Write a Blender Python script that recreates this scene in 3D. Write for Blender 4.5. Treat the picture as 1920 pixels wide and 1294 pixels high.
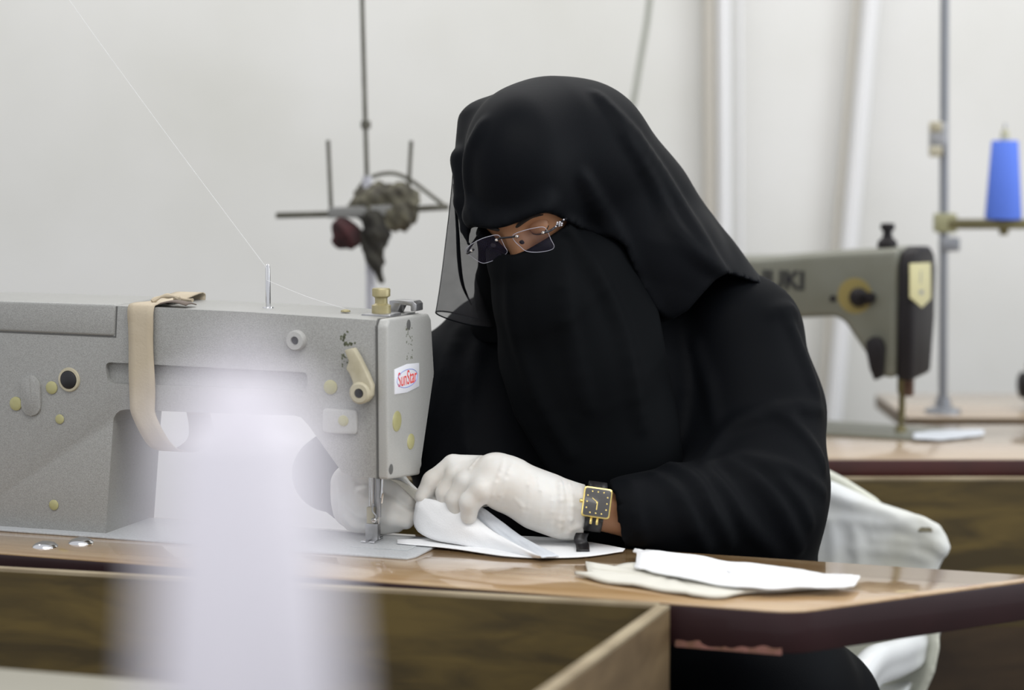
import bpy, bmesh, math, random
import numpy as np
from mathutils import Vector, Matrix
random.seed(7); rng = np.random.default_rng(3)
for o in list(bpy.data.objects): bpy.data.objects.remove(o)
COL = bpy.context.scene.collection
SC = bpy.context.scene
# ------------------------------------------------------------------ camera, world, lights
F = 4000.0                                  # focal length in pixels of the 1920 px wide frame (75 mm on 36 mm)
PITCH = math.atan(407 / 4000); CP, SP = math.cos(PITCH), math.sin(PITCH); CZ = 1.303
cam = bpy.data.cameras.new('camera'); camo = bpy.data.objects.new('camera', cam); COL.objects.link(camo)
cam.sensor_width = 36; cam.lens = 75; cam.clip_start = 0.02; cam.clip_end = 60
camo.location = (0, 0, CZ); camo.rotation_euler = (math.pi / 2 - PITCH, 0, 0)
cam.dof.use_dof = True; cam.dof.focus_distance = 2.84; cam.dof.aperture_fstop = 2.1
SC.camera = camo
SC.view_settings.view_transform = 'Standard'; SC.view_settings.look = 'None'
SC.view_settings.exposure = 0.0; SC.view_settings.gamma = 1.0; SC.view_settings.use_curve_mapping = False
SC.cycles.use_denoising = True
W = bpy.data.worlds.new('room_light'); SC.world = W; W.use_nodes = True
W.node_tree.nodes['Background'].inputs[0].default_value = (0.93, 0.95, 1.0, 1)
W.node_tree.nodes['Background'].inputs[1].default_value = 0.72

def area(name, loc, rot, sx, sy, e, c=(1, 1, 1)):
    l = bpy.data.lights.new(name, 'AREA'); l.shape = 'RECTANGLE'; l.size = sx; l.size_y = sy; l.energy = e; l.color = c
    o = bpy.data.objects.new(name, l); COL.objects.link(o); o.location = loc; o.rotation_euler = rot; return o
area('ceiling_tube_light_front', (0.6, 1.4, 2.9), (0, 0, 0), 3.2, 0.9, 52, (1, .985, .96))
area('ceiling_tube_light_rear', (0.2, 4.1, 2.9), (math.radians(-8), 0, 0), 4.4, 0.5, 46, (1, .99, .97))
area('cone_fill_light', (-.5, -1.2, 2.7), (math.radians(25), 0, 0), 2.4, .6, 15, (1, .99, .98))  # added fill behind the camera to brighten the near thread cone, no real fixture
area('rim_light_right', (3.4, 2.6, 1.9), (0, math.radians(82), math.radians(8)), 1.6, 2.2, 40, (.9, .95, 1))  # area light added for the bluish rim on the robe's right contours

# ------------------------------------------------------------------ picture geometry (to take real sizes and places from the photograph)
CAM = np.array([0, 0, CZ])
def ray(px, py):
    a = (px - 960) / F; b = (647 - py) / F
    return np.array([a, CP + b * SP, -SP + b * CP])
def AY(px, py, y): r = ray(px, py); return CAM + r * y / r[1]
def AZ(px, py, z): r = ray(px, py); return CAM + r * (z - CZ) / r[2]
def AP(px, py, o, n): r = ray(px, py); return CAM + r * (np.dot(o - CAM, n) / np.dot(r, n))

# ------------------------------------------------------------------ materials
MATS = {}
def mat(name, color=(.5, .5, .5), rough=.5, metal=0, spec=.5, noise=0, nscale=30, ncol=None, bump=0, bscale=None, coat=0,
        sheen=0, stretch=None, trans=0, alpha=1, detail=4, nlo=.35, nhi=.65, ior=None):
    if name in MATS: return MATS[name]
    m = bpy.data.materials.new(name); m.use_nodes = True; nt = m.node_tree; b = nt.nodes['Principled BSDF']
    b.inputs['Base Color'].default_value = (*color, 1); b.inputs['Roughness'].default_value = rough
    b.inputs['Metallic'].default_value = metal; b.inputs['Specular IOR Level'].default_value = spec
    b.inputs['Coat Weight'].default_value = coat; b.inputs['Coat Roughness'].default_value = .06
    b.inputs['Sheen Weight'].default_value = sheen; b.inputs['Transmission Weight'].default_value = trans
    b.inputs['Alpha'].default_value = alpha
    if ior: b.inputs['IOR'].default_value = ior
    if noise or bump:
        tc = nt.nodes.new('ShaderNodeTexCoord'); mp = nt.nodes.new('ShaderNodeMapping')
        nt.links.new(tc.outputs['Object'], mp.inputs[0])
        if stretch: mp.inputs['Scale'].default_value = stretch
    if noise:
        n = nt.nodes.new('ShaderNodeTexNoise'); n.inputs['Scale'].default_value = nscale; n.inputs['Detail'].default_value = detail
        nt.links.new(mp.outputs[0], n.inputs[0])
        rp = nt.nodes.new('ShaderNodeValToRGB'); nt.links.new(n.outputs[0], rp.inputs[0])
        c2 = ncol if ncol else tuple(max(0, c * (1 - noise)) for c in color)
        rp.color_ramp.elements[0].position = nlo; rp.color_ramp.elements[0].color = (*c2, 1)
        rp.color_ramp.elements[1].position = nhi; rp.color_ramp.elements[1].color = (*color, 1)
        nt.links.new(rp.outputs[0], b.inputs['Base Color'])
    if bump:
        n2 = nt.nodes.new('ShaderNodeTexNoise'); n2.inputs['Scale'].default_value = bscale or nscale; n2.inputs['Detail'].default_value = 3
        nt.links.new(mp.outputs[0], n2.inputs[0]); bp = nt.nodes.new('ShaderNodeBump'); bp.inputs['Strength'].default_value = bump
        bp.inputs['Distance'].default_value = .002
        nt.links.new(n2.outputs[0], bp.inputs['Height']); nt.links.new(bp.outputs[0], b.inputs['Normal'])
    MATS[name] = m; return m
def wood(name, c1, c2, rough=.3, coat=0, scale=(1, 8, 8), ns=5, rot=0, spec=.5):
    m = bpy.data.materials.new(name); m.use_nodes = True; nt = m.node_tree; b = nt.nodes['Principled BSDF']
    tc = nt.nodes.new('ShaderNodeTexCoord'); mp = nt.nodes.new('ShaderNodeMapping'); nt.links.new(tc.outputs['Object'], mp.inputs[0])
    mp.inputs['Scale'].default_value = scale; mp.inputs['Rotation'].default_value = (0, 0, rot)
    n = nt.nodes.new('ShaderNodeTexNoise'); n.inputs['Scale'].default_value = ns; n.inputs['Detail'].default_value = 8; n.inputs['Distortion'].default_value = .6
    nt.links.new(mp.outputs[0], n.inputs[0]); rp = nt.nodes.new('ShaderNodeValToRGB'); nt.links.new(n.outputs[0], rp.inputs[0])
    rp.color_ramp.elements[0].position = .36; rp.color_ramp.elements[0].color = (*c2, 1)
    rp.color_ramp.elements[1].position = .62; rp.color_ramp.elements[1].color = (*c1, 1)
    nt.links.new(rp.outputs[0], b.inputs['Base Color'])
    b.inputs['Roughness'].default_value = rough; b.inputs['Coat Weight'].default_value = coat; b.inputs['Coat Roughness'].default_value = .07
    b.inputs['Specular IOR Level'].default_value = spec
    bp = nt.nodes.new('ShaderNodeBump'); bp.inputs['Strength'].default_value = .08; bp.inputs['Distance'].default_value = .001
    nt.links.new(n.outputs[0], bp.inputs['Height']); nt.links.new(bp.outputs[0], b.inputs['Normal'])
    return m
M_wall = mat('wall_paint', (.74, .735, .71), .8, noise=1, nscale=1.3, ncol=(.635, .63, .585), nlo=.28, nhi=.6, detail=5, bump=.05, bscale=60)
M_floor = mat('floor_tile', (.10, .085, .07), .5, noise=1, nscale=6, ncol=(.06, .05, .04))
M_top = wood('table_veneer', (.46, .315, .17), (.36, .22, .10), .22, 1.0, (1.2, 14, 14), 4, math.radians(19))
M_bgtop = wood('pale_table_veneer', (.46, .36, .26), (.40, .31, .22), .2, .6, (1.2, 14, 14), 4)
M_edge = mat('maroon_edge_band', (.026, .0085, .010), .42, noise=1, nscale=9, ncol=(.019, .006, .007), coat=.12, spec=.3)
M_chip = mat('exposed_chipboard', (.27, .12, .10), .8, noise=1, nscale=60, ncol=(.16, .08, .045))
M_olive = wood('olive_plywood', (.120, .082, .020), (.050, .034, .009), .5, 0, (2, 2, 9), 3)
M_olive2 = wood('brown_plywood', (.17, .115, .055), (.10, .064, .028), .5, 0, (2, 2, 6), 3)
M_rim = mat('worn_plywood_edge', (.34, .28, .18), .6, noise=1, nscale=12, ncol=(.22, .17, .10))
M_paint = mat('grey_hammertone_paint', (.36, .36, .345), .36, noise=1, nscale=900, ncol=(.27, .27, .255), bump=.2, bscale=900, detail=2)
M_paint2 = mat('grey_hammertone_plate', (.44, .44, .42), .33, noise=1, nscale=900, ncol=(.38, .38, .36), bump=.15, bscale=900, detail=2)
M_bed = mat('bed_enamel', (.50, .52, .53), .3, noise=1, nscale=300, ncol=(.42, .43, .44))
M_plug = mat('yellowed_plastic', (.42, .40, .20), .4, noise=1, nscale=40, ncol=(.36, .34, .16))
M_cream = mat('cream_plastic', (.50, .46, .34), .45, noise=1, nscale=50, ncol=(.40, .36, .25))
M_brass = mat('stained_brass', (.40, .35, .20), .4, metal=.35, noise=1, nscale=50, ncol=(.30, .26, .12))
M_chrome = mat('chrome', (.75, .75, .76), .15, metal=1)
M_steel = mat('dull_steel', (.45, .45, .46), .35, metal=.85, noise=1, nscale=60, ncol=(.33, .33, .33))
M_copper = mat('copper', (.45, .22, .10), .35, metal=.8)
M_black = mat('black_rubber', (.012, .012, .014), .45)
M_groove = mat('dark_seam', (.10, .10, .095), .7)
M_white = mat('white_label', (.82, .83, .88), .3)
M_red = mat('red_ink', (.75, .06, .05), .5)
M_blue = mat('blue_ink', (.18, .25, .65), .5)
M_dkink = mat('worn_green_ink', (.12, .13, .08), .6)
M_abaya = mat('black_crepe', (.0030, .0036, .0048), .62, sheen=.006, bump=.1, bscale=700, spec=.05)
M_veil = mat('black_georgette', (.0032, .0039, .0054), .56, sheen=.007, bump=.08, bscale=700, spec=.065)
M_niqab = mat('black_face_veil_cloth', (.0028, .0034, .0042), .68, sheen=.004, spec=.045)
M_skin = mat('skin', (.46, .235, .125), .5, noise=1, nscale=18, ncol=(.38, .18, .09), nlo=.3, nhi=.7)
M_skin.node_tree.nodes['Principled BSDF'].inputs['Subsurface Weight'].default_value = .12
M_skin.node_tree.nodes['Principled BSDF'].inputs['Subsurface Radius'].default_value = (.012, .005, .003)
M_hair = mat('dark_hair', (.015, .009, .006), .6)
M_eye = mat('eye_white', (.6, .56, .5), .2)
M_glove = mat('white_latex', (.68, .67, .64), .42, noise=1, nscale=22, ncol=(.64, .60, .54), nlo=.25, nhi=.6, bump=.15, bscale=90, sheen=.1)
M_glove.node_tree.nodes['Principled BSDF'].inputs['Subsurface Weight'].default_value = .2
M_glove.node_tree.nodes['Principled BSDF'].inputs['Subsurface Radius'].default_value = (.006, .004, .003)
M_cloth = mat('white_nonwoven', (.84, .85, .86), .8, bump=.3, bscale=500, sheen=.2)
M_cloth2 = mat('cream_cotton', (.66, .64, .56), .85, bump=.3, bscale=400, sheen=.2)
M_cloth3 = mat('grey_white_lining', (.62, .65, .69), .8, bump=.3, bscale=400)
M_cover = mat('dirty_white_cloth', (.66, .68, .68), .8, noise=1, nscale=7, ncol=(.56, .56, .49), bump=.35, bscale=55, sheen=.2)
M_stain = mat('brown_stain', (.20, .18, .12), .8)
M_band = mat('beige_elastic', (.50, .43, .32), .8, noise=1, nscale=14, ncol=(.42, .35, .25), bump=.2, bscale=300)
M_plastic = mat('white_plastic', (.74, .76, .76), .25, coat=.3)
M_plastic2 = mat('ivory_plastic', (.60, .61, .52), .25, coat=.3)
M_thread = mat('white_thread', (.80, .80, .80), .7)
M_cone = mat('lavender_white_yarn', (.84, .81, .87), .8, bump=.5, bscale=200)
M_bluey = mat('blue_yarn', (.10, .20, .75), .75, bump=.5, bscale=200)
M_bgpaint = mat('beige_green_paint', (.165, .168, .135), .4, noise=1, nscale=14, ncol=(.145, .145, .11))
M_stainy = mat('oily_yellow_stain', (.24, .19, .06), .5)
M_bgblack = mat('black_enamel', (.012, .010, .011), .5, spec=.25)
M_bglabel = mat('yellow_badge', (.60, .56, .30), .4)
M_pole = mat('grey_steel_pole', (.25, .26, .28), .4, metal=.4)
M_poledk = mat('rusty_olive_steel', (.13, .125, .10), .5, metal=.2, noise=1, nscale=30, ncol=(.08, .075, .055))
M_poleol = mat('olive_brass_bar', (.16, .14, .055), .5, noise=1, nscale=20, ncol=(.10, .085, .03))
M_rag = mat('olive_rag', (.14, .13, .09), .9, noise=1, nscale=35, ncol=(.05, .045, .035), bump=.6, bscale=80)
M_ragred = mat('dark_red_rag', (.06, .014, .016), .9, noise=1, nscale=40, ncol=(.03, .015, .015))
M_ragdk = mat('dark_rag', (.055, .052, .040), .9, noise=1, nscale=40, ncol=(.02, .018, .015))
M_pipe = mat('white_conduit', (.78, .78, .78), .5)
M_pipe2 = mat('tan_conduit', (.50, .47, .41), .6)
M_cable = mat('grey_green_cable', (.33, .34, .29), .5)
M_gold = mat('gold', (.80, .62, .22), .25, metal=1)
M_dial = mat('dark_watch_dial', (.055, .052, .050), .25, coat=.6)
M_leather = mat('black_leather', (.012, .011, .012), .4)
M_frame = mat('gunmetal', (.03, .03, .035), .3, metal=.6)
M_lensedge = mat('polished_lens_edge', (.50, .50, .58), .2, metal=.2)
M_crystal = mat('crystal', (.9, .9, .95), .08, metal=.4)
def thin(name, c, transp, rough=.8):
    m = bpy.data.materials.new(name); m.use_nodes = True; nt = m.node_tree; nt.nodes.clear()
    o = nt.nodes.new('ShaderNodeOutputMaterial'); mx = nt.nodes.new('ShaderNodeMixShader'); t = nt.nodes.new('ShaderNodeBsdfTransparent')
    p = nt.nodes.new('ShaderNodeBsdfPrincipled'); p.inputs['Base Color'].default_value = (*c, 1); p.inputs['Roughness'].default_value = rough
    tc = nt.nodes.new('ShaderNodeTexCoord'); n = nt.nodes.new('ShaderNodeTexNoise'); n.inputs['Scale'].default_value = 60
    nt.links.new(tc.outputs['Object'], n.inputs[0]); mr = nt.nodes.new('ShaderNodeMapRange')
    mr.inputs['To Min'].default_value = 1 - transp - .06; mr.inputs['To Max'].default_value = 1 - transp + .06
    nt.links.new(n.outputs[0], mr.inputs[0]); nt.links.new(mr.outputs[0], mx.inputs[0])
    nt.links.new(t.outputs[0], mx.inputs[1]); nt.links.new(p.outputs[0], mx.inputs[2]); nt.links.new(mx.outputs[0], o.inputs[0]); return m
M_sheer = thin('sheer_black_chiffon', (.022, .022, .026), .50)
M_lens = thin('spectacle_lens', (.10, .08, .16), .86, .05)

# ------------------------------------------------------------------ object helpers
MW = {}                                     # world matrices of the empties
def tag(o, label=None, cat=None, group=None, kind=None):
    if label: o['label'] = label
    if cat: o['category'] = cat
    if group: o['group'] = group
    if kind: o['kind'] = kind
    return o
def thing(name, label, cat, loc=(0, 0, 0), rz=0, group=None):
    o = bpy.data.objects.new(name, None); COL.objects.link(o); o.empty_display_size = .05
    o.location = loc; o.rotation_euler = (0, 0, rz)
    MW[o.name] = Matrix.Translation(loc) @ Matrix.Rotation(rz, 4, 'Z')
    return tag(o, label, cat, group)
def mesh_obj(name, verts, faces, m, parent=None, smooth=True, world=False):
    me = bpy.data.meshes.new(name)
    v = np.asarray(verts, dtype=float).reshape(-1, 3)
    if world and parent is not None:
        inv = np.array(MW[parent.name].inverted() if parent.name in MW else Matrix.Identity(4))
        v = v @ inv[:3, :3].T + inv[:3, 3]
    me.from_pydata(v.tolist(), [], [list(map(int, f)) for f in faces]); me.materials.append(m)
    if smooth:
        me.polygons.foreach_set('use_smooth', [True] * len(me.polygons))
        if smooth == 'auto': me.set_sharp_from_angle(angle=math.radians(38))
    me.update()
    o = bpy.data.objects.new(name, me); COL.objects.link(o)
    if parent is not None:
        o.parent = parent
        if parent.name in MW: MW[o.name] = MW[parent.name]
    else: MW[o.name] = Matrix.Identity(4)
    return o
def from_bm(name, bm, m, parent=None, smooth='auto', world=False):
    bmesh.ops.recalc_face_normals(bm, faces=bm.faces); bm.verts.index_update()
    v = [tuple(x.co) for x in bm.verts]; f = [[y.index for y in x.verts] for x in bm.faces]; bm.free()
    return mesh_obj(name, v, f, m, parent, smooth, world)
def bevel(bm, w, seg=2, ang=30):
    es = [e for e in bm.edges if len(e.link_faces) == 2 and e.calc_face_angle(0) > math.radians(ang)]
    if w > 0: bmesh.ops.bevel(bm, geom=es, offset=w, segments=seg, affect='EDGES', profile=.5, clamp_overlap=True)
def add_box(bm, c, s, rot=None):
    r = bmesh.ops.create_cube(bm, size=1); M = Matrix.Translation(c) @ (rot or Matrix.Identity(4)) @ Matrix.Diagonal((*s, 1))
    bmesh.ops.transform(bm, matrix=M, verts=r['verts']); return bm
def box(name, c, s, m, parent=None, bev=.002, rot=None, world=False):
    bm = bmesh.new(); add_box(bm, c, s, rot); bevel(bm, bev); return from_bm(name, bm, m, parent, world=world)
def prism(name, pts, d0, d1, axis, m, parent=None, bev=.002, seg=2, world=False, ret=False):
    """polygon pts in the plane normal to axis, run from d0 to d1 along it"""
    def P(a, b, d): return {'x': (d, a, b), 'y': (a, d, b), 'z': (a, b, d)}[axis]
    bm = bmesh.new(); n = len(pts)
    A = [bm.verts.new(P(a, b, d0)) for a, b in pts]; B = [bm.verts.new(P(a, b, d1)) for a, b in pts]
    bm.faces.new(A); bm.faces.new(B[::-1])
    for i in range(n): bm.faces.new((A[i], A[(i + 1) % n], B[(i + 1) % n], B[i]))
    bmesh.ops.recalc_face_normals(bm, faces=bm.faces); bevel(bm, bev, seg)
    if ret: return bm
    return from_bm(name, bm, m, parent, world=world)
def frame_from(z):
    z = Vector(z).normalized(); t = Vector((0, 0, 1)) if abs(z.z) < .9 else Vector((1, 0, 0))
    x = t.cross(z).normalized(); y = z.cross(x); return Matrix((x, y, z)).transposed().to_4x4()
def lathe_vf(profile, axis=(0, 0, 1), loc=(0, 0, 0), n=24, cap=True):
    R = Matrix.Translation(loc) @ frame_from(axis); V = []; Fs = []
    for r, h in profile:
        for i in range(n):
            a = 2 * math.pi * i / n; V.append(tuple(R @ Vector((r * math.cos(a), r * math.sin(a), h))))
    for j in range(len(profile) - 1):
        for i in range(n):
            k = (i + 1) % n; Fs.append((j * n + i, j * n + k, (j + 1) * n + k, (j + 1) * n + i))
    if cap: Fs.append(tuple(range(n))[::-1]); Fs.append(tuple(range((len(profile) - 1) * n, len(profile) * n)))
    return V, Fs
def lathe(name, profile, m, parent=None, axis=(0, 0, 1), loc=(0, 0, 0), n=24, world=False, smooth='auto'):
    V, Fs = lathe_vf(profile, axis, loc, n); return mesh_obj(name, V, Fs, m, parent, smooth, world)
def catmull(P, k=6, closed=False):
    P = [np.array(p, float) for p in P]; out = []; n = len(P)
    rngi = range(n if closed else n - 1)
    for i in rngi:
        if closed: a, b, c, d = P[(i - 1) % n], P[i], P[(i + 1) % n], P[(i + 2) % n]
        else: a, b, c, d = P[max(i - 1, 0)], P[i], P[i + 1], P[min(i + 2, n - 1)]
        for j in range(k):
            t = j / k; out.append(.5 * ((2 * b) + (c - a) * t + (2 * a - 5 * b + 4 * c - d) * t * t + (3 * b - a - 3 * c + d) * t ** 3))
    if not closed: out.append(P[-1])
    return out
def tube_vf(pts, r, n=10, closed=False, flat=None):
    pts = [Vector(p) for p in pts]; N = len(pts); rr = r if hasattr(r, '__len__') else [r] * N
    V = []; Fs = []; prev = None
    for i, p in enumerate(pts):
        if closed: t = pts[(i + 1) % N] - pts[i - 1]
        else: t = pts[min(i + 1, N - 1)] - pts[max(i - 1, 0)]
        t.normalize()
        if prev is None:
            u = Vector((0, 0, 1)) if abs(t.z) < .9 else Vector((1, 0, 0))
        else: u = prev
        u = (u - t * u.dot(t)).normalized(); prev = u; w = t.cross(u)
        for k in range(n):
            a = 2 * math.pi * k / n; V.append(tuple(p + (u * math.cos(a) + w * math.sin(a)) * rr[i]))
    for i in range(N if closed else N - 1):
        i2 = (i + 1) % N
        for k in range(n):
            k2 = (k + 1) % n; Fs.append((i * n + k, i * n + k2, i2 * n + k2, i2 * n + k))
    if not closed: Fs.append(tuple(range(n))[::-1]); Fs.append(tuple(range((N - 1) * n, N * n)))
    return V, Fs
def tube(name, pts, r, m, parent=None, n=10, closed=False, world=False):
    V, Fs = tube_vf(pts, r, n, closed); return mesh_obj(name, V, Fs, m, parent, 'auto', world)
def grid_vf(rows):
    V = []; Fs = []; n = len(rows[0])
    for r in rows: V += [tuple(p) for p in r]
    for i in range(len(rows) - 1):
        for j in range(n - 1): Fs.append((i * n + j, i * n + j + 1, (i + 1) * n + j + 1, (i + 1) * n + j))
    return V, Fs
def thicken(o, t, bev=0):
    md = o.modifiers.new('thickness', 'SOLIDIFY'); md.thickness = t; md.offset = 0; return o
def text(name, body, size, m, M, parent=None, ex=.0002, world=False, off=0):
    cu = bpy.data.curves.new(name, 'FONT'); cu.offset = off; cu.body = body; cu.size = size; cu.extrude = ex; cu.align_x = 'CENTER'; cu.align_y = 'CENTER'
    t = bpy.data.objects.new('tmp', cu); COL.objects.link(t); bpy.context.view_layer.update()
    me = bpy.data.meshes.new_from_object(t); V = [tuple(M @ v.co) for v in me.vertices]; Fs = [tuple(p.vertices) for p in me.polygons]
    bpy.data.objects.remove(t); bpy.data.meshes.remove(me)
    return mesh_obj(name, V, Fs, m, parent, False, world)

# ------------------------------------------------------------------ implicit surfaces for cloth, skin and gloves
def ball(px, py, y, rpx):
    p = AY(px, py, y); d = p[1] * CP - (p[2] - CZ) * SP; return (p, rpx * d / F)
def capsule(P, a, b):
    (pa, ra), (pb, rb) = a, b
    ba = pb - pa; t = np.clip(((P - pa) @ ba) / max(1e-12, ba @ ba), 0, 1)
    return np.linalg.norm(P - pa - t[:, None] * ba, axis=1) - (ra + (rb - ra) * t)
def ellipsoid(P, c, axes, radii):
    q = (P - c) @ np.array(axes).T; r = np.array(radii); k0 = np.linalg.norm(q / r, axis=1); k1 = np.linalg.norm(q / r ** 2, axis=1)
    return k0 * (k0 - 1) / np.maximum(k1, 1e-9)
def smin(a, b, k):
    h = np.clip(.5 + .5 * (b - a) / k, 0, 1); return b + (a - b) * h - k * h * (1 - h)
def smax(a, b, k): return -smin(-a, -b, k)
def chain(P, balls, k=None, acc=None, kk=.02):
    for i in range(len(balls) - 1):
        d = capsule(P, balls[i], balls[i + 1]); acc = d if acc is None else smin(acc, d, kk)
    return acc
def px_of(P):
    d = P - CAM; z = d[:, 1] * CP - d[:, 2] * SP; return 960 + F * d[:, 0] / z, 647 - F * (d[:, 1] * SP + d[:, 2] * CP) / z, z
def poly2d(P, poly):
    """signed distance (metres, negative inside) of the points' outline position to a cutting pattern"""
    x, y, z = px_of(P); d = np.full(len(P), 1e12); s = np.ones(len(P)); n = len(poly)
    for i in range(n):
        ax, ay = poly[i]; bx, by = poly[i - 1]
        ex, ey = bx - ax, by - ay; wx, wy = x - ax, y - ay
        t = np.clip((wx * ex + wy * ey) / (ex * ex + ey * ey), 0, 1); dx, dy = wx - ex * t, wy - ey * t
        d = np.minimum(d, dx * dx + dy * dy)
        c1, c2, c3 = y >= ay, y < by, ex * wy > ey * wx
        s = np.where((c1 & c2 & c3) | (~c1 & ~c2 & ~c3), -s, s)
    return s * np.sqrt(d) * z / F
def surfmesh(f, lo, hi, h, smooth=2):
    lo = np.array(lo, float); hi = np.array(hi, float); B = 6
    nb = np.ceil((hi - lo) / (h * B)).astype(int); n = nb * B
    cs = (np.stack(np.meshgrid(*[np.arange(k) for k in nb], indexing='ij'), -1).reshape(-1, 3) + .5) * B * h + lo
    fc = f(cs); act = np.abs(fc) < B * h * 1.35
    D = np.repeat(np.repeat(np.repeat(fc.reshape(nb), B, 0), B, 1), B, 2).astype(np.float32)
    loc = np.stack(np.meshgrid(*[np.arange(B)] * 3, indexing='ij'), -1).reshape(-1, 3)
    bi = np.stack(np.unravel_index(np.nonzero(act)[0], nb), -1)
    for c in range(0, len(bi), 1500):
        idx = (bi[c:c + 1500, None, :] * B + loc[None]).reshape(-1, 3)
        D[idx[:, 0], idx[:, 1], idx[:, 2]] = f(idx * h + lo)
    D[0] = D[-1] = 1; D[:, 0] = D[:, -1] = 1; D[:, :, 0] = D[:, :, -1] = 1
    S = D < 0
    cnt = np.zeros(tuple(n - 1), np.int8)
    for a in (0, 1):
        for b in (0, 1):
            for c in (0, 1): cnt += S[a:n[0] - 1 + a, b:n[1] - 1 + b, c:n[2] - 1 + c]
    mix = (cnt > 0) & (cnt < 8); ci = np.stack(np.nonzero(mix), -1); vid = np.full(mix.shape, -1, np.int64); vid[mix] = np.arange(len(ci))
    acc = np.zeros((len(ci), 3)); w = np.zeros(len(ci))
    cor = [(a, b, c) for a in (0, 1) for b in (0, 1) for c in (0, 1)]
    val = {k: D[ci[:, 0] + k[0], ci[:, 1] + k[1], ci[:, 2] + k[2]] for k in cor}
    for k in cor:
        for ax in range(3):
            if k[ax] == 0:
                k2 = list(k); k2[ax] = 1; k2 = tuple(k2); v0, v1 = val[k], val[k2]; m = (v0 < 0) != (v1 < 0)
                t = np.where(m, v0 / np.where(m, v0 - v1, 1), 0); p = np.zeros((len(ci), 3)); p[:] = k; p[:, ax] = t
                acc[m] += p[m]; w[m] += 1
    V = (ci + acc / w[:, None]) * h + lo; Q = []
    for ax in range(3):
        sl0 = [slice(1, k - 1) for k in n]; sl1 = list(sl0); sl1[ax] = slice(2, n[ax])
        sl0[ax] = slice(1, n[ax] - 1)
        a, b = S[tuple(sl0)], S[tuple(sl1)]; e = np.stack(np.nonzero(a != b), -1) + 1
        if len(e) == 0: continue
        u, v = [(1, 2), (2, 0), (0, 1)][ax]
        def g(du, dv):
            q = e.copy(); q[:, u] -= du; q[:, v] -= dv; return vid[q[:, 0], q[:, 1], q[:, 2]]
        q = np.stack([g(1, 1), g(0, 1), g(0, 0), g(1, 0)], -1); ins = S[e[:, 0], e[:, 1], e[:, 2]]
        q[~ins] = q[~ins][:, ::-1]; Q.append(q)
    Q = np.concatenate(Q); Q = Q[(Q >= 0).all(1)]
    lab = np.arange(len(V))                                   # keep only the largest connected piece
    while True:
        m = lab[Q].min(1); new = lab.copy()
        for i in range(4): np.minimum.at(new, Q[:, i], m)
        new = new[new]; new = new[new]
        if (new == lab).all(): break
        lab = new
    big = np.argmax(np.bincount(lab)); keep = lab == big; idm = np.cumsum(keep) - 1; Q = idm[Q[keep[Q[:, 0]]]]; V = V[keep]
    for _ in range(smooth):
        A = np.zeros_like(V); c = np.zeros(len(V))
        for i in range(4):
            np.add.at(A, Q[:, i], V[Q[:, (i + 1) % 4]]); np.add.at(A, Q[:, i], V[Q[:, (i - 1) % 4]]); np.add.at(c, Q[:, i], 2)
        V = .5 * V + .5 * A / np.maximum(c, 1)[:, None]
    return V, Q
def fast_mesh(name, V, Q, m, parent=None):
    """V in world coordinates, parents of these are unrotated empties"""
    me = bpy.data.meshes.new(name); off = np.array(MW[parent.name].translation) if parent is not None else 0
    me.vertices.add(len(V)); me.vertices.foreach_set('co', (V - off).astype(np.float32).ravel())
    me.loops.add(Q.size); me.loops.foreach_set('vertex_index', Q.astype(np.int32).ravel())
    me.polygons.add(len(Q)); me.polygons.foreach_set('loop_start', np.arange(0, Q.size, 4, dtype=np.int32))
    me.polygons.foreach_set('loop_total', np.full(len(Q), 4, np.int32)); me.polygons.foreach_set('use_smooth', [True] * len(Q))
    me.update(calc_edges=True); me.validate(); me.materials.append(m)
    o = bpy.data.objects.new(name, me); COL.objects.link(o)
    if parent is not None: o.parent = parent
    return o
def sdfobj(name, f, lo, hi, h, m, parent=None, smooth=2):
    V, Q = surfmesh(f, lo, hi, h, smooth); return fast_mesh(name, V, Q, m, parent)
def march(f, px, py, t0=2.2, t1=3.8):
    """first point of surface f along the view through a pixel"""
    r = ray(px, py); t = np.linspace(t0, t1, 500); P = CAM + t[:, None] * r; v = f(P); i = np.nonzero(v < 0)[0]
    return P[i[0]] if len(i) else None
def ridges(f, lines):
    """soft folds that follow given lines on a surface: each (pixel path, radius px, lift)"""
    out = []
    for path, r, lift in lines:
        q = catmull([(x, y, 0) for x, y in path], 5); pts = [march(f, a[0], a[1]) for a in q]; pts = [p for p in pts if p is not None]
        n = len(pts); bl = []
        for i, p in enumerate(pts):
            d = (p[1] * CP - (p[2] - CZ) * SP); w = math.sin(math.pi * (i + .6) / (n + .2)) ** .5; bl.append((p + np.array([0, r * .35, -0]) * d / F * (1 - lift), r * d / F * w))
        out.append(bl)
    return out

# ------------------------------------------------------------------ setting
T = .76
ALPHA = math.radians(-19)
NEEDLE = AZ(708, 1020, T)
U = np.array([math.cos(ALPHA), math.sin(ALPHA), 0]); Vv = np.array([-math.sin(ALPHA), math.cos(ALPHA), 0])
def st(o): o['kind'] = 'structure'; return o
st(box('floor', (0.3, 3.0, -.03), (7.0, 7.0, .06), M_floor, bev=0))
st(box('wall_back', (0.3, 4.95, 1.5), (7.0, .1, 3.0), M_wall, bev=0))
for nm, (x0, y0), (x1, y1), w, m in [('trim_1', (1329, 0), (1331, 600), .014, M_pipe2), ('trim_2', (1357, 0), (1359, 600), .016, M_pipe),
                                     ('trim_3', (1388, 0), (1390, 600), .005, M_pipe), ('trim_4', (1634, 0), (1560, 820), .019, M_pipe), ('trim_5', (1606, 0), (1545, 700), .007, M_pipe2)]:
    a = AY(x0, y0, 4.87); b = AY(x1, y1, 4.87); d = (b - a) / (b[2] - a[2])
    st(tube(nm, [a + d * (2.95 - a[2]), a + d * (.1 - a[2])], w, m, n=12))
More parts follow.
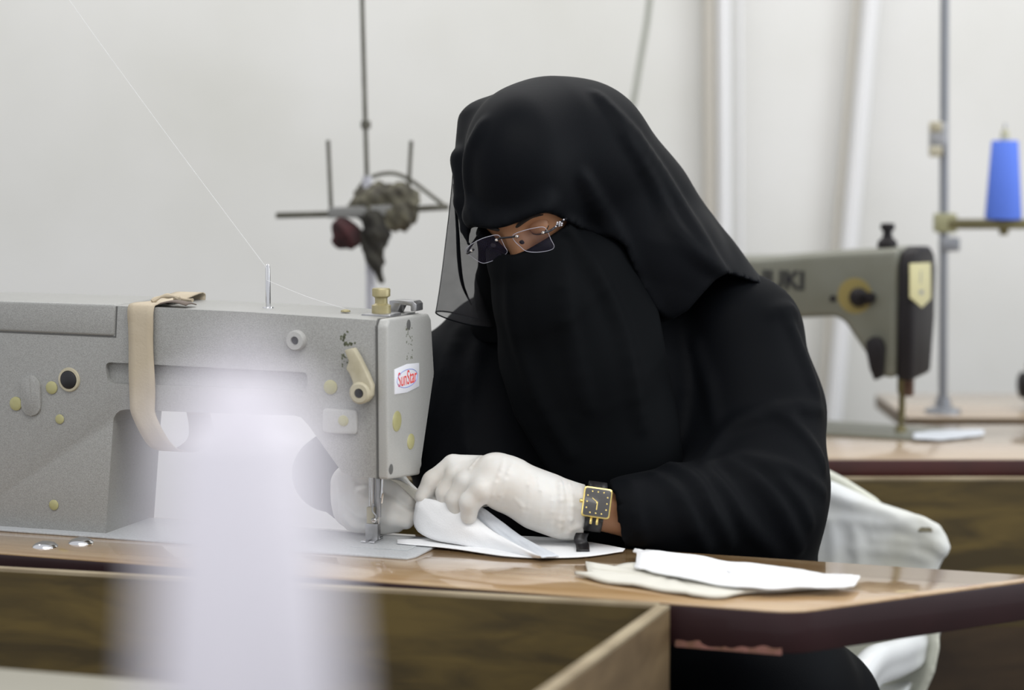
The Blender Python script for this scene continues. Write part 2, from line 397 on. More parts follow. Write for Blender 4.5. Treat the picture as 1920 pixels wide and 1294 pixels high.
cb = [AY(1240, -250, 4.4), AY(1218, 0, 4.4), AY(1203, 100, 4.4), AY(1180, 230, 4.4), AY(1150, 360, 4.45), AY(1120, 560, 4.5), AY(1110, 800, 4.7), AZ(1105, 900, .01)]
cb = [(cb[0][0] + .03, 4.6, 2.95)] + cb
tag(tube('hanging_cable', catmull(cb, 6), .0062, M_cable), 'grey-green cable hanging down the wall behind the head of the woman', 'cable')

# ------------------------------------------------------------------ front sewing table
def toUV(p): q = np.asarray(p) - NEEDLE; return float(q @ U), float(q @ Vv)
tb = thing('sewing_table', 'glossy veneer sewing table with a thick maroon edge and cut-off corner under the grey machine', 'table', tuple(NEEDLE - [0, 0, T]), ALPHA)
nr = toUV(AZ(1489, 1148, T)); nl = toUV(AZ(0, 1037, T)); cr = toUV(AZ(1990, 1078.5, T)); fr = toUV(AZ(1526, 1049, T)); fl = toUV(AZ(760, 1003, T))
vn = (nr[1] + nl[1]) / 2; vf = (fr[1] + fl[1]) / 2
kx = nr[0] + (vf - vn) * (cr[0] - nr[0]) / (cr[1] - nr[1])
def roundcorner(pts, i, r, k=5):
    p = np.array(pts[i]); a = np.array(pts[i - 1]); b = np.array(pts[(i + 1) % len(pts)])
    a = p + (a - p) / np.linalg.norm(a - p) * r; b = p + (b - p) / np.linalg.norm(b - p) * r
    return pts[:i] + [tuple((1 - t) ** 2 * a + 2 * t * (1 - t) * p + t * t * b) for t in np.linspace(0, 1, k)] + pts[i + 1:]
outl = [(-.75, vn), (nr[0], vn), (kx, vf), (-.75, vf)]
outl = roundcorner(outl, 2, .02); outl = roundcorner(outl, 1, .03)
prism('edge_band', outl, T - .050, T - .002, 'z', M_edge, tb, .0025)
cx, cy = np.mean(outl, axis=0)
inn = [(cx + (x - cx) * .9955, cy + (y - cy) * .988) for x, y in outl]
prism('tabletop', inn, T - .004, T, 'z', M_top, tb, .001)
# chipped lower edge strips
u0 = toUV(AZ(1268, 1210, T - .05))[0]; u1 = toUV(AZ(1470, 1222, T - .05))[0]
V_, F_ = [], []
nn = 40
for i in range(nn):
    t = i / (nn - 1); u = u0 + (u1 - u0) * t; h = .0055 + .002 * math.sin(t * 9) + .0012 * math.sin(t * 31 + 1) - (.003 if .25 < t < .45 else 0)
    for w, vv in ((T - .0505, vn - .0012), (T - .05 + h, vn - .0012), (T - .05 + h, vn + .003), (T - .0505, vn + .003)): V_.append((u, vv, w))
for i in range(nn - 1):
    for k in range(4): F_.append((i * 4 + k, (i + 1) * 4 + k, (i + 1) * 4 + (k + 1) % 4, i * 4 + (k + 1) % 4))
F_ += [(0, 1, 2, 3), tuple(range((nn - 1) * 4, nn * 4))[::-1]]
mesh_obj('chipped_edge', V_, F_, M_chip, tb, False)
for (x, y) in ((-.70, vn + .06), (-.70, vf - .05), (.08, vn + .06), (.08, vf - .05)):
    box('leg', (x, y, (T - .05) / 2), (.045, .045, T - .05), M_poledk, tb, .004)
for px, py in ((85, 1021), (152, 1014)):
    q = AZ(px, py + 4, T)
    o = lathe('bolt_cap', [(.0165, 0), (.016, .0015), (.0125, .0045), (.007, .0065), (.0005, .0072)], M_chrome, tb, world=True, loc=tuple(q), n=28)
# ------------------------------------------------------------------ wooden trough in front of the table
za = .7625
A = AZ(0, 1066, za); B = AZ(1256, 1136, za); Cn = AZ(1040, 1294, za)
dAB = (B - A); dAB[2] = 0; dAB /= np.linalg.norm(dAB); dBC = Cn - B; dBC[2] = 0; dBC /= np.linalg.norm(dBC)
tr = thing('cloth_trough', 'open olive plywood trough running along the front of the sewing table', 'trough', (float(B[0]), float(B[1]), 0))
def wallpanel(name, p, q, z0, z1, th, m, parent, rim=True):
    p = np.array(p, float); q = np.array(q, float); d = (q - p); d[2] = 0; d /= np.linalg.norm(d); nrm = np.array([-d[1], d[0], 0])
    bm = bmesh.new(); vs = []
    for (c, zz) in ((p, z0), (q, z0), (q, z1), (p, z1)):
        for s in (0, th): vs.append(bm.verts.new((c[0] + nrm[0] * s, c[1] + nrm[1] * s, zz)))
    for f in ((0, 2, 4, 6), (1, 7, 5, 3), (0, 1, 3, 2), (2, 3, 5, 4), (4, 5, 7, 6), (6, 7, 1, 0)): bm.faces.new([vs[k] for k in f])
    bevel(bm, .0015)
    return from_bm(name, bm, m, parent, world=True)
A2 = A - dAB * .25; N2 = B + dBC * .50; N1 = A2 + dBC * .50
wallpanel('back_panel', A2, B - dAB * .014, .30, za - .004, .012, M_olive, tr)
wallpanel('back_panel_rim', A2 - np.array([0, 0, 0]), B - dAB * .014, za - .004, za, .013, M_rim, tr)
wallpanel('end_panel', N2, B, .30, za - .003, .014, M_olive2, tr)
wallpanel('end_panel_rim', N2, B, za - .003, za + .0005, .0145, M_rim, tr)
wallpanel('floor_panel', A2 + dBC * .02, B + dBC * .02 - dAB * .02, .30, .315, -.46, M_olive, tr)
# ------------------------------------------------------------------ near table (only its rim shows at the lower left)
nt_ = thing('near_table', 'pale table edge at the bottom left corner in front of the trough', 'table', (-.7, 1.75, 0))
R1 = AZ(0, 1252, T - .01); R2 = AZ(300, 1277, T - .01); dR = R2 - R1; dR /= np.linalg.norm(dR); nR = np.array([-dR[1], dR[0], 0])
P0 = R1 - dR * .5; P1 = R1 + dR * .42
pts = [tuple((P0)[:2]), tuple(P1[:2]), tuple((P1 - nR * .5)[:2]), tuple((P0 - nR * .5)[:2])]
prism('tabletop', pts, T - .045, T - .01, 'z', mat('pale_laminate', (.30, .285, .235), .4), nt_, .003, world=True)
for k in range(4):
    c = (P0 + dR * .06, P1 - dR * .06, P1 - dR * .06 - nR * .44, P0 + dR * .06 - nR * .44)[k] - nR * .03
    box('leg', (float(c[0]), float(c[1]), (T - .045) / 2), (.04, .04, T - .045), M_poledk, nt_, .003, world=True)

# ------------------------------------------------------------------ sewing machine
mc = thing('sewing_machine', 'grey speckled industrial sewing machine on the front table with the needle at the woman\'s hands', 'sewing machine', tuple(NEEDLE), ALPHA)
def L(px, py, V=-.065):
    q = AP(px, py, NEEDLE + Vv * V, Vv) - NEEDLE; return float(q @ U), float(q[2])
def LE(px, py, uu=.037):
    q = AP(px, py, NEEDLE + U * uu, U) - NEEDLE; return float(q @ Vv), float(q[2])
def arc(c, r, a0, a1, k=5): return [(c[0] + r * math.cos(math.radians(a)), c[1] + r * math.sin(math.radians(a))) for a in np.linspace(a0, a1, k)]
sil = [(-.60, .0), (-.3668, .0), (-.352, .152)] + arc((-.333, .152), .0195, 180, 90, 5) + [(-.2, .1725), (-.088, .1745), (-.078, .1725), (-.068, .163), (-.0215, .104), (-.008, .099), (.027, .099), (.027, .301), (-.148, .3064), (-.34, .3092), (-.60, .3097)]
bm = prism('b', sil, -.065, .070, 'y', M_paint, None, .0055, 3, ret=True)
body = from_bm('machine_body', bm, M_paint, mc)
# recess slot cut into the arm
sl = [(-.3625, .2338), (-.3591, .2054), (-.0694, .2055), (-.0677, .2311)]
slr = sl
for i in (3, 2, 1, 0): slr = roundcorner(slr, i, .009, 5)
bmc = prism('c', slr, -.08, -.056, 'y', M_groove, None, .0, ret=True)
cut = from_bm('cut', bmc, M_paint, mc)
md = body.modifiers.new('slot', 'BOOLEAN'); md.operation = 'DIFFERENCE'; md.object = cut; md.solver = 'EXACT'
bpy.context.view_layer.update()
dg = bpy.context.evaluated_depsgraph_get(); me = bpy.data.meshes.new_from_object(body.evaluated_get(dg)); body.modifiers.clear(); body.data = me
me.name = 'machine_body'
me.polygons.foreach_set('use_smooth', [True] * len(me.polygons)); me.set_sharp_from_angle(angle=math.radians(35))
bpy.data.objects.remove(cut)
bedp = [(-.60, -.086), (.075, -.086), (.082, -.07), (.082, .05), (-.60, .062)]
prism('bed', bedp, 0, .003, 'z', M_bed, mc, .001)
prism('needle_plate', [(-.02, -.045), (.06, -.045), (.06, .045), (-.02, .045)], .003, .0038, 'z', M_bed, mc, .0003)
# top cover at the left, end face plate at the right
prism('top_cover', [(-.60, .2705), (-.3465, .2686), (-.3440, .3112), (-.60, .3117)], -.0672, .071, 'y', M_paint, mc, .004, 3)
prism('cover_seam', [(-.60, .2690), (-.3450, .2671), (-.3420, .3085), (-.3440, .3085), (-.3465, .2690), (-.60, .2706)], -.0654, .0, 'y', M_groove, mc, 0)
fp = [(-.060, .3025), (.078, .2985), (.088, .290), (.0988, .216), (.0515, .106), (.052, .098), (.046, .094), (.045, .087), (-.0665, .098), (-.0672, .2935)]
prism('face_plate', fp, .0285, .043, 'x', M_paint2, mc, .0055, 3)
prism('face_plate_seam', [(a * .985, b) for a, b in fp], .0265, .029, 'x', M_groove, mc, 0)
def dome(px, py, r, m=M_plug, V=-.0655, hh=.28, sx=1):
    u, w = L(px, py, V); V_, F_ = lathe_vf([(r, 0), (r * .97, r * hh * .45), (r * .75, r * hh * .8), (r * .4, r * hh * .96), (r * .02, r * hh)], (0, -1, 0), (0, 0, 0), 24)
    return mesh_obj('oil_plug', [(x * sx + u, y + V, z + w) for x, y, z in V_], F_, m, mc, 'auto')
for px, py, r in ((97, 727, .0088), (30, 757, .0095), (112, 786, .0066), (101, 947, .0072), (620, 726, .0095)): dome(px, py, r)
def capsule_pts(c, hw, hh, k=8):
    r = min(hw, hh); out = []
    for q, (sx, sy) in enumerate(((1, 1), (-1, 1), (-1, -1), (1, -1))):
        for a in np.linspace(q * 90, q * 90 + 90, k): out.append((c[0] + sx * (hw - r) + r * math.cos(math.radians(a)), c[1] + sy * (hh - r) + r * math.sin(math.radians(a))))
    return out
c = L(59, 742); prism('oval_cover', capsule_pts(c, .0150, .0275), -.0685, -.064, 'y', M_paint, mc, .0018)
c = L(130, 712); lathe('plug_ring', [(.0165, 0), (.0155, .0022), (.0125, .0026), (.0122, -.003)], M_cream, mc, (0, -1, 0), (c[0], -.0652, c[1]))
lathe('rubber_plug', [(.0122, 0), (.0118, .0030), (.0098, .0042), (.0002, .0045)], M_black, mc, (0, -1, 0), (c[0], -.0650, c[1]))
c = L(557, 638); lathe('thread_guide_boss', [(.0135, 0), (.0132, .006), (.0115, .0085), (.0056, .0088), (.0052, .004), (.0002, .0035)], M_paint2, mc, (0, -1, 0), (c[0], -.0645, c[1]))
lathe('guide_hole', [(.0050, 0), (.0050, .0012), (.0002, .0013)], M_black, mc, (0, -1, 0), (c[0], -.0690, c[1]), smooth=False)
a = L(608, 768); b = L(672, 811)
prism('raised_pad', capsule_pts(((a[0] + b[0]) / 2, (a[1] + b[1]) / 2), abs(b[0] - a[0]) / 2, .0152)[:], -.070, -.064, 'y', M_paint2, mc, .0022) if False else None
pc = ((a[0] + b[0]) / 2, (a[1] + b[1]) / 2); pad = [(pc[0] - .0235, pc[1] - .0155), (pc[0] + .0235, pc[1] - .0155), (pc[0] + .0235, pc[1] + .0155), (pc[0] - .0235, pc[1] + .0155)]
for i in (3, 2, 1, 0): pad = roundcorner(pad, i, .005, 4)
prism('raised_pad', pad, -.0705, -.064, 'y', M_paint2, mc, .0018)
dome(644, 789, .0072, M_plug, -.0705)
# presser lever
P_ = [L(x, y, -.07) for x, y in ((652, 655), (668, 651), (678, 668), (694, 700), (703, 722), (702, 742), (690, 752), (672, 748), (664, 735), (668, 716), (662, 700), (655, 690), (660, 676))]
prism('presser_lever', P_, -.082, -.068, 'y', M_cream, mc, .002)
c = L(682, 735, -.07); lathe('lever_hub', [(.014, 0), (.014, .013), (.0115, .0155), (.0062, .0158), (.0058, .012), (.0002, .0118)], M_cream, mc, (0, -1, 0), (c[0], -.0705, c[1]))
lathe('lever_bolt', [(.0055, 0), (.0050, .0012), (.0002, .0014)], M_black, mc, (0, -1, 0), (c[0], -.0855, c[1]))
# face plate details
def onface(py_, pz_): return (py_, pz_)
for (px, py, hw, hh) in ((744, 790, .0150, .0135), (770, 828, .0125, .0105)):
    c = LE(px, py, .043); V_, F_ = lathe_vf([(1, 0), (.96, .12), (.72, .25), (.35, .32), (.02, .34)], (1, 0, 0), (0, 0, 0), 24)
    mesh_obj('oil_plug', [(.0428 + x * .008, y * hw + c[0], z * hh + c[1]) for x, y, z in V_], F_, M_plug, mc, 'auto')
for px, py in ((766, 609), (733, 880)):
    c = LE(px, py, .043); lathe('screw', [(.0068, -.001), (.0068, .0003), (.0060, .0006), (.0002, .0005)], M_groove, mc, (1, 0, 0), (.0430, c[0], c[1]), 16)
c0 = LE(739, 686, .043); c1 = LE(785, 732, .043); cy_, cz_ = (c0[0] + c1[0]) / 2, (c0[1] + c1[1]) / 2; hw, hh = abs(c1[0] - c0[0]) / 2, abs(c1[1] - c0[1]) / 2 + .001
hh = .0185
badge = [(cy_ - hw, cz_ - hh + .0025), (cy_, cz_ - hh), (cy_ + hw, cz_ - hh + .003), (cy_ + hw * 1.0, cz_ + hh - .003), (cy_, cz_ + hh), (cy_ - hw, cz_ + hh - .0025)]
bo = prism('badge', badge, .0428, .0440, 'x', M_white, mc, .0004)
el = [(.0441, cy_ + hw * .84 * math.cos(a), cz_ + hh * .62 * math.sin(a)) for a in np.linspace(0, 2 * math.pi, 40, endpoint=False)]
tube('badge_ring', el, .00042, M_blue, bo, 6, True)
TM = Matrix.Translation((.0441, cy_, cz_)) @ Matrix(((0, 0, 1, 0), (1, 0, 0, 0), (0, 1, 0, 0), (0, 0, 0, 1))) @ Matrix.Diagonal((1.0, 1.25, 1, 1))
text('badge_lettering', 'SunStar', hw * .50, M_red, TM, bo)
# worn print on the plate and arm
rr = random.Random(4); bm = bmesh.new()
for i in range(46):
    t = rr.random(); px = 766 + rr.uniform(-6, 7) + t * 2; py = 612 + t * 64; c = LE(px, py, .043); s = rr.uniform(.0006, .0016)
    add_box(bm, (.0431, c[0], c[1]), (.0004, s, s * rr.uniform(.6, 1.6)), Matrix.Rotation(rr.random(), 4, 'X'))
from_bm('worn_print', bm, M_dkink, mc, False)
bm = bmesh.new()
for i in range(60):
    t = rr.random()
    if i < 34:
        a_ = math.radians(110 + 200 * t); px = 655 + 13 * math.cos(a_) + rr.uniform(-3, 3); py = 635 - 11 * math.sin(a_) * 1 + rr.uniform(-3, 3)
    else: px = 650 + rr.uniform(-9, 9); py = 676 + rr.uniform(-16, 14)
    c = L(px, py); s = rr.uniform(.0012, .0030) if i < 34 else rr.uniform(.0008, .002)
    add_box(bm, (c[0], -.0651, c[1]), (s, .0004, s * rr.uniform(.6, 1.4)), Matrix.Rotation(rr.random() * 3, 4, 'Y'))
from_bm('worn_logo_stain', bm, M_dkink, mc, False)
# top hardware
c = L(503, 578, .0); uu = c[0]; zt = .3075
lathe('thread_post', [(.0075, 0), (.0072, .0015), (.0034, .0022), (.0033, .052), (.0027, .0565), (.001, .058)], M_chrome, mc, loc=(uu, 0, zt - .001), n=14)
u2 = L(648, 585, .0)[0]; lathe('top_screw', [(.0065, 0), (.006, .002), (.003, .003), (.0002, .0032)], M_brass, mc, loc=(u2, 0, .3045), n=16)
u3 = L(715, 590, .0)[0]
lathe('pressure_knob', [(.0125, 0), (.0125, .0105), (.0100, .0115), (.0082, .013), (.0082, .020), (.010, .0215), (.0118, .0225), (.0120, .031), (.0110, .0325), (.0002, .033)], M_brass, mc, loc=(min(u3, .012), 0, .304), n=20)
box('knob_seat', (min(u3, .012) + .0, 0, .3022), (.040, .040, .0045), M_steel, mc, .0015)
prism('top_clip', [(.004, .300), (.004, .3175), (.010, .3185), (.038, .3180), (.042, .3140), (.042, .3045), (.034, .3045), (.034, .3115), (.02, .3125), (.014, .300)], .035, .060, 'y', M_steel, mc, .001)
V_, F_ = lathe_vf([(.006, 0), (.0055, .003), (.002, .0045), (.0002, .0048)], (0, 1, 0), (.036, .097, .212), 14); mesh_obj('side_screw', V_, F_, M_chrome, mc)
# needle bar, thread guide, presser bar and foot
box('bar_bush', (-.006, .0, .0955), (.024, .016, .008), M_steel, mc, .001)
lathe('needle_bar', [(.0036, 0), (.0036, .062), (.003, .064)], M_steel, mc, loc=(.0015, .0, .036), n=14)
lathe('presser_bar', [(.0050, 0), (.0050, .066)], M_chrome, mc, loc=(-.0085, .004, .030), n=14)
tube('needle', [(.0015, 0, .040), (.0015, 0, .004)], [.0011, .0006], M_chrome, mc, 8)
lathe('bar_collar', [(.0055, 0), (.0055, .010)], M_copper, mc, loc=(.0070, .002, .089), n=14)
tube('thread_hook', catmull([(.0075, 0, .09), (.0078, -.002, .075), (.0070, -.003, .062), (.0095, -.004, .068), (.0072, -.003, .055)], 5), .0012, M_chrome, mc, 8)
tube('guide_wire', catmull([(-.003, -.006, .054), (-.004, -.007, .045), (.001, -.007, .038), (-.001, -.007, .030)], 5), .0012, M_steel, mc, 8)
lathe('clamp_screw', [(.0035, 0), (.0035, .007), (.0025, .008), (.0002, .0082)], M_chrome, mc, (0, -1, 0), (-.001, -.004, .033), 14)
box('foot_holder', (-.0085, .0, .038), (.010, .010, .022), M_cream, mc, .001)
box('foot_block', (-.0065, .0, .0165), (.018, .012, .022), M_steel, mc, .0015)
bm = bmesh.new()
for dx in (-.0125, -.0005): add_box(bm, (dx, -.004, .0055), (.0075, .030, .0022))
add_box(bm, (-.0065, .006, .0075), (.019, .012, .004)); bevel(bm, .0006); from_bm('presser_foot', bm, M_chrome, mc)
# belt side housing of the machine beyond the frame
lathe('hand_wheel', [(.02, 0), (.055, .002), (.062, .008), (.062, .022), (.055, .028), (.02, .030)], M_black, mc, (-1, 0, 0), (-.602, 0, .245), 32)

# elastic strap looped over the arm
us = L(265, 640, -.07)[0]
prof = [(.071, .318), (0, .3115), (-.055, .3125), (-.0700, .307), (-.0715, .28), (-.0705, .235), (-.0700, .20), (-.0705, .172), (-.068, .145), (-.055, .122), (-.020, .112), (.02, .112), (.055, .122), (.072, .15), (.0745, .18), (.0745, .25), (.075, .30)]
prof = catmull([(0, a, b) for a, b in prof], 5, True)
rows = []
sp = thing('elastic_strap', 'beige elastic strap looped around the arm of the grey machine', 'strap', tuple(NEEDLE), ALPHA)
for p in prof:
    w = .0185 if p[2] > .17 else .0185
    sh = (0.17 - min(p[2], .17)) * .45
    rows.append([(us + sh + k * w + .0007 * math.sin(p[2] * 60 + k * 2), p[1], p[2]) for k in (-1, -.5, 0, .5, 1)])
rows.append(rows[0]); V_, F_ = grid_vf(rows); thicken(mesh_obj('band', V_, F_, M_band, sp), .0016)
kn = catmull([(us + .003, -.045, .3145), (us + .012, -.035, .3205), (us + .025, -.03, .321), (us + .035, -.03, .318), (us + .022, -.015, .3165), (us + .05, -.02, .3155)], 5)
tube('knot', kn, [.0028 + .001 * math.sin(i) for i in range(len(kn))], M_band, sp, 8)
rows = []
for i in range(9):
    t = i / 8; rows.append([(us + .018 + .042 * t, -.058 + .030 * k / 4, .3115 + .004 * math.sin(t * 3.1) + .0015 * math.sin(k)) for k in range(5)])
V_, F_ = grid_vf(rows); thicken(mesh_obj('strap_tail', V_, F_, mat('dark_brown_elastic', (.14, .11, .09), .8), sp), .0014)

# thread running to the machine
wp = lambda u, v, w: NEEDLE + U * u + Vv * v + np.array([0, 0, w])
pt_top = wp(uu, -.0034, zt + .052); pt_mid = wp(uu, -.0036, zt + .036)
th = catmull([AY(60, -110, 2.95), AY(130, 0, 2.93), AY(300, 235, 2.88), pt_top], 8) + [pt_mid] + catmull([pt_mid, wp((uu + u2) / 2, -.002, .3235), wp(u2, -.001, .3085)], 6)
tag(tube('sewing_thread', th, .00026, M_thread, n=6), 'fine white thread running down to the chrome post on the grey machine', 'thread')

# ------------------------------------------------------------------ the woman
hipw = (.19, 3.12, 0)
pr = thing('person', 'seated woman in black robe and veils bending over her sewing in white gloves', 'person', hipw)
f_ = np.array([-.17, -.73, -.66]); f_ /= np.linalg.norm(f_)
s0 = np.cross(f_, [0, 0, 1.]); s0 /= np.linalg.norm(s0); s0 = s0 if s0[0] > 0 else -s0
u0_ = np.cross(s0, f_) if np.cross(s0, f_)[2] > 0 else -np.cross(s0, f_)
ro = math.radians(14); s_ = math.cos(ro) * s0 + math.sin(ro) * u0_; up_ = math.cos(ro) * u0_ - math.sin(ro) * s0
HA = (s_, up_, f_)
Hc = AY(953, 447, 2.815) - f_ * .1025 + up_ * .004
def hp(s, u, f): return Hc + s_ * s + up_ * u + f_ * f
def head_f(P, g=0):
    d = ellipsoid(P, hp(.016, .026, -.016), HA, (.068 + g, .086 + g, .090 + g))
    d = smin(d, ellipsoid(P, hp(0, -.035, .018), HA, (.060 + g, .085 + g, .068 + g)), .03)
    d = smin(d, capsule(P, (hp(0, .004, .070), .011 + g), (hp(0, -.045, .094), .014 + g)), .014)      # nose
    d = smin(d, capsule(P, (hp(-.045, .014, .066), .010 + g), (hp(-.008, .012, .080), .008 + g)), .014)  # brows
    d = smin(d, capsule(P, (hp(.045, .014, .066), .010 + g), (hp(.008, .012, .080), .008 + g)), .014)
    return d
RA = [ball(915, 640, 3.08, 45), ball(640, 880, 2.99, 38), ball(650, 935, 2.85, 28)]
LA = [ball(1390, 640, 3.03, 60), ball(1440, 900, 2.92, 52), ball(1225, 975, 2.765, 44), ball(1120, 957, 2.748, 37)]
def body_f(P):
    d = head_f(P)
    d = smin(d, capsule(P, (hp(0, -.04, -.03), .055), ball(1080, 540, 3.03, 80)), .03)
    d = smin(d, capsule(P, ball(960, 640, 3.09, 70), ball(1340, 640, 3.06, 80)), .06)
    d = chain(P, [ball(1130, 680, 3.10, 150), ball(1170, 900, 3.13, 160), ball(1200, 1120, 3.15, 185)], acc=d, kk=.06)
    d = chain(P, RA, acc=d, kk=.03); d = chain(P, LA, acc=d, kk=.025)
    d = chain(P, [(np.array([.30, 3.12, .53]), .10), (np.array([.31, 2.88, .50]), .07), (np.array([.30, 2.84, .12]), .045), (np.array([.29, 2.74, .035]), .034)], acc=d, kk=.03)
    d = chain(P, [(np.array([.10, 3.12, .53]), .10), (np.array([.05, 2.90, .50]), .07), (np.array([.05, 2.88, .12]), .045), (np.array([.02, 2.78, .035]), .034)], acc=d, kk=.03)
    return d
# eye sockets
def body_f2(P):
    d = body_f(P)
    for sx in (-1, 1): d = smax(d, -(np.linalg.norm(P - hp(sx * .031, -.019, .086), axis=1) - .014), .008)
    return d
sdfobj('body', body_f2, (-.30, 2.60, .0), (.55, 3.45, 1.32), .005, M_skin, pr, 1)
for sx in (-1, 1):
    c = hp(sx * .031, -.019, .0675 if sx > 0 else .056); V_, F_ = lathe_vf([(.0001, -.012), (.006, -.0104), (.0104, -.006), (.012, 0), (.0104, .006), (.006, .0104), (.0001, .012)], tuple(f_), tuple(c), 16)
    e = mesh_obj('eye', V_, F_, M_eye, pr, True, True)
    # lowered upper lid
    rows = []
    for i in range(9):
        a = math.radians(95 - 128 * i / 8); rows.append([c + s_ * (.0133 * math.cos(b) * 1.1) + (f_ * math.cos(a) + up_ * math.sin(a)) * .0136 * max(.05, math.sin(b)) for b in np.linspace(.05, math.pi - .05, 13)])
    V_, F_ = grid_vf(rows); thicken(mesh_obj('eyelid', V_, F_, M_skin, pr, True, True), .0012)
    lash = rows[-1]; tube('lashes', lash[1:-1], .0014, M_hair, pr, 6, world=True)
    br = [hp(sx * x, y, z) for x, y, z in ((.012, .003, .0915), (.024, .008, .0885), (.036, .008, .082), (.048, .002, .075))]
    tube('eyebrow', catmull(br, 4), [.0012, .0022, .0026, .0028, .0028, .0028, .0026, .0024, .0022, .002, .0016, .0012, .0008], M_hair, pr, 6, world=True)

# robe
def abaya0(P):
    d = chain(P, [ball(1120, 600, 3.09, 165), ball(1130, 720, 3.09, 205), ball(1140, 900, 3.10, 250), ball(1200, 1110, 3.13, 280)], kk=.06)
    d = smin(d, capsule(P, ball(925, 620, 3.05, 72), ball(1080, 560, 3.02, 100)), .05)
    d = chain(P, [ball(888, 655, 3.05, 72), ball(820, 730, 3.04, 86), ball(618, 888, 2.99, 62), ball(650, 940, 2.87, 40)], acc=d, kk=.03)
    d = chain(P, [ball(1389, 624, 3.03, 112), ball(1418, 775, 2.99, 122), ball(1412, 905, 2.935, 134), ball(1395, 960, 2.90, 135)], acc=d, kk=.03)
    d = chain(P, [ball(1395, 960, 2.90, 128), ball(1270, 968, 2.80, 88), ball(1195, 968, 2.765, 70), ball(1150, 966, 2.75, 63)], acc=d, kk=.03)
    d = smin(d, capsule(P, ball(905, 740, 3.03, 112), ball(915, 930, 2.99, 140)), .05)
    d = smin(d, capsule(P, ball(1410, 960, 2.92, 125), ball(1425, 1050, 2.95, 108)), .03)
    d = smin(d, capsule(P, ball(1376, 602, 3.045, 86), ball(1420, 622, 3.035, 80)), .02)
    # skirt over the thighs, down to the ankles
    d = chain(P, [(np.array([.27, 3.10, .55]), .17), (np.array([.33, 2.86, .53]), .125), (np.array([.31, 2.80, .30]), .115), (np.array([.30, 2.78, .08]), .12)], acc=d, kk=.05)
    d = chain(P, [(np.array([.12, 3.10, .55]), .17), (np.array([.06, 2.88, .53]), .125), (np.array([.05, 2.86, .30]), .115), (np.array([.04, 2.84, .08]), .12)], acc=d, kk=.05)
    d = smin(d, capsule(P, (np.array([.33, 2.86, .52]), .12), (np.array([.42, 2.95, .48]), .105)), .04)
    return d
cuffn = np.array([-.967, .05, -.256]); cuffn /= np.linalg.norm(cuffn); cuffo = AY(1157, 967, 2.752)
def cut_table(P, d):
    # the sleeve rests on the tabletop and the body stays behind its far edge
    q = P - NEEDLE; v = q @ Vv; over = np.maximum(T + .003 - P[:, 2], -(P[:, 2] - (T - .055)))
    blk = np.maximum(np.maximum(P[:, 2] - (T + .003), v - (vf + .006)), (T - .055) - P[:, 2])
    return np.maximum(d, -blk)
AF = ridges(abaya0, [
    ([(1538, 768), (1490, 765), (1430, 778), (1375, 800), (1335, 845), (1318, 872)], 11, .5),
    ([(1450, 770), (1490, 800), (1530, 850), (1542, 880)], 9, .5),
    ([(1318, 880), (1370, 862), (1430, 868), (1500, 890), (1545, 925)], 9, .5),
    ([(1330, 885), (1365, 930), (1400, 985), (1450, 1035)], 12, .5),
    ([(1250, 872), (1300, 900), (1330, 950), (1370, 1020)], 11, .5),
    ([(1225, 890), (1270, 930), (1300, 990), (1325, 1030)], 10, .5),
    ([(1365, 870), (1420, 905), (1465, 960), (1500, 1030)], 10, .5),
    ([(1440, 880), (1490, 930), (1520, 985)], 8, .5),
    ([(1470, 585), (1492, 640), (1515, 700), (1530, 740)], 9, .4),
    ([(1440, 590), (1475, 580), (1490, 590)], 8, .4),
    ([(1180, 905), (1190, 960), (1205, 1020)], 6, .3),
    ([(905, 640), (880, 720), (870, 800), (880, 860)], 10, .4), ([(860, 620), (835, 700), (815, 780), (800, 850)], 9, .4),
    ([(1305, 640), (1330, 720), (1345, 800)], 9, .3)])
def abaya_f(P):
    d = abaya0(P)
    for bl in AF:
        c = np.mean([b[0] for b in bl], axis=0); R = max(np.linalg.norm(b[0] - c) for b in bl) + .06
        m = np.linalg.norm(P - c, axis=1) < R
        if m.any():
            dd = chain(P[m], bl, kk=.004); d[m] = smin(d[m], dd, .014)
    cl = ((P - cuffo) @ cuffn)
    near = np.linalg.norm(P - cuffo, axis=1) < .14
    d = np.where(near & (cl > -.03), np.maximum(d, cl), d)
    # open cuff: hollow out around the wrist
    cax = AY(1195, 968, 2.765) - AY(1150, 966, 2.75); cax /= np.linalg.norm(cax); cav = capsule(P, (cuffo - cax * .03, .038), (cuffo + cax * .004, .035))
    d = np.maximum(d, -cav)
    d = np.maximum(d, .045 - P[:, 2])
    return cut_table(P, d)
sdfobj('robe', abaya_f, (-.36, 2.58, .03), (.62, 3.46, 1.12), .0062, M_abaya, pr, 1)

# head veil
def veil0(P):
    d = chain(P, [ball(1018, 292, 2.93, 142), ball(1075, 300, 2.96, 136), ball(1165, 400, 3.02, 125), ball(1245, 525, 3.05, 130), ball(1382, 634, 3.035, 112)], kk=.05)
    d = smin(d, head_f(P, .011), .02)
    d = smin(d, capsule(P, ball(1140, 430, 2.96, 90), ball(1245, 500, 2.975, 100)), .03)
    d = smin(d, capsule(P, ball(1245, 500, 2.975, 95), ball(1235, 560, 2.955, 52)), .04)
    d = smin(d, capsule(P, ball(1245, 540, 2.99, 70), ball(1400, 620, 2.985, 70)), .04)
    d = chain(P, [ball(868, 300, 2.90, 20), ball(866, 380, 2.88, 15), ball(872, 430, 2.87, 8), ball(880, 464, 2.86, 3)], acc=d, kk=.008)
    d = smin(d, capsule(P, ball(905, 240, 2.95, 50), ball(880, 300, 2.92, 26)), .03)
    return d
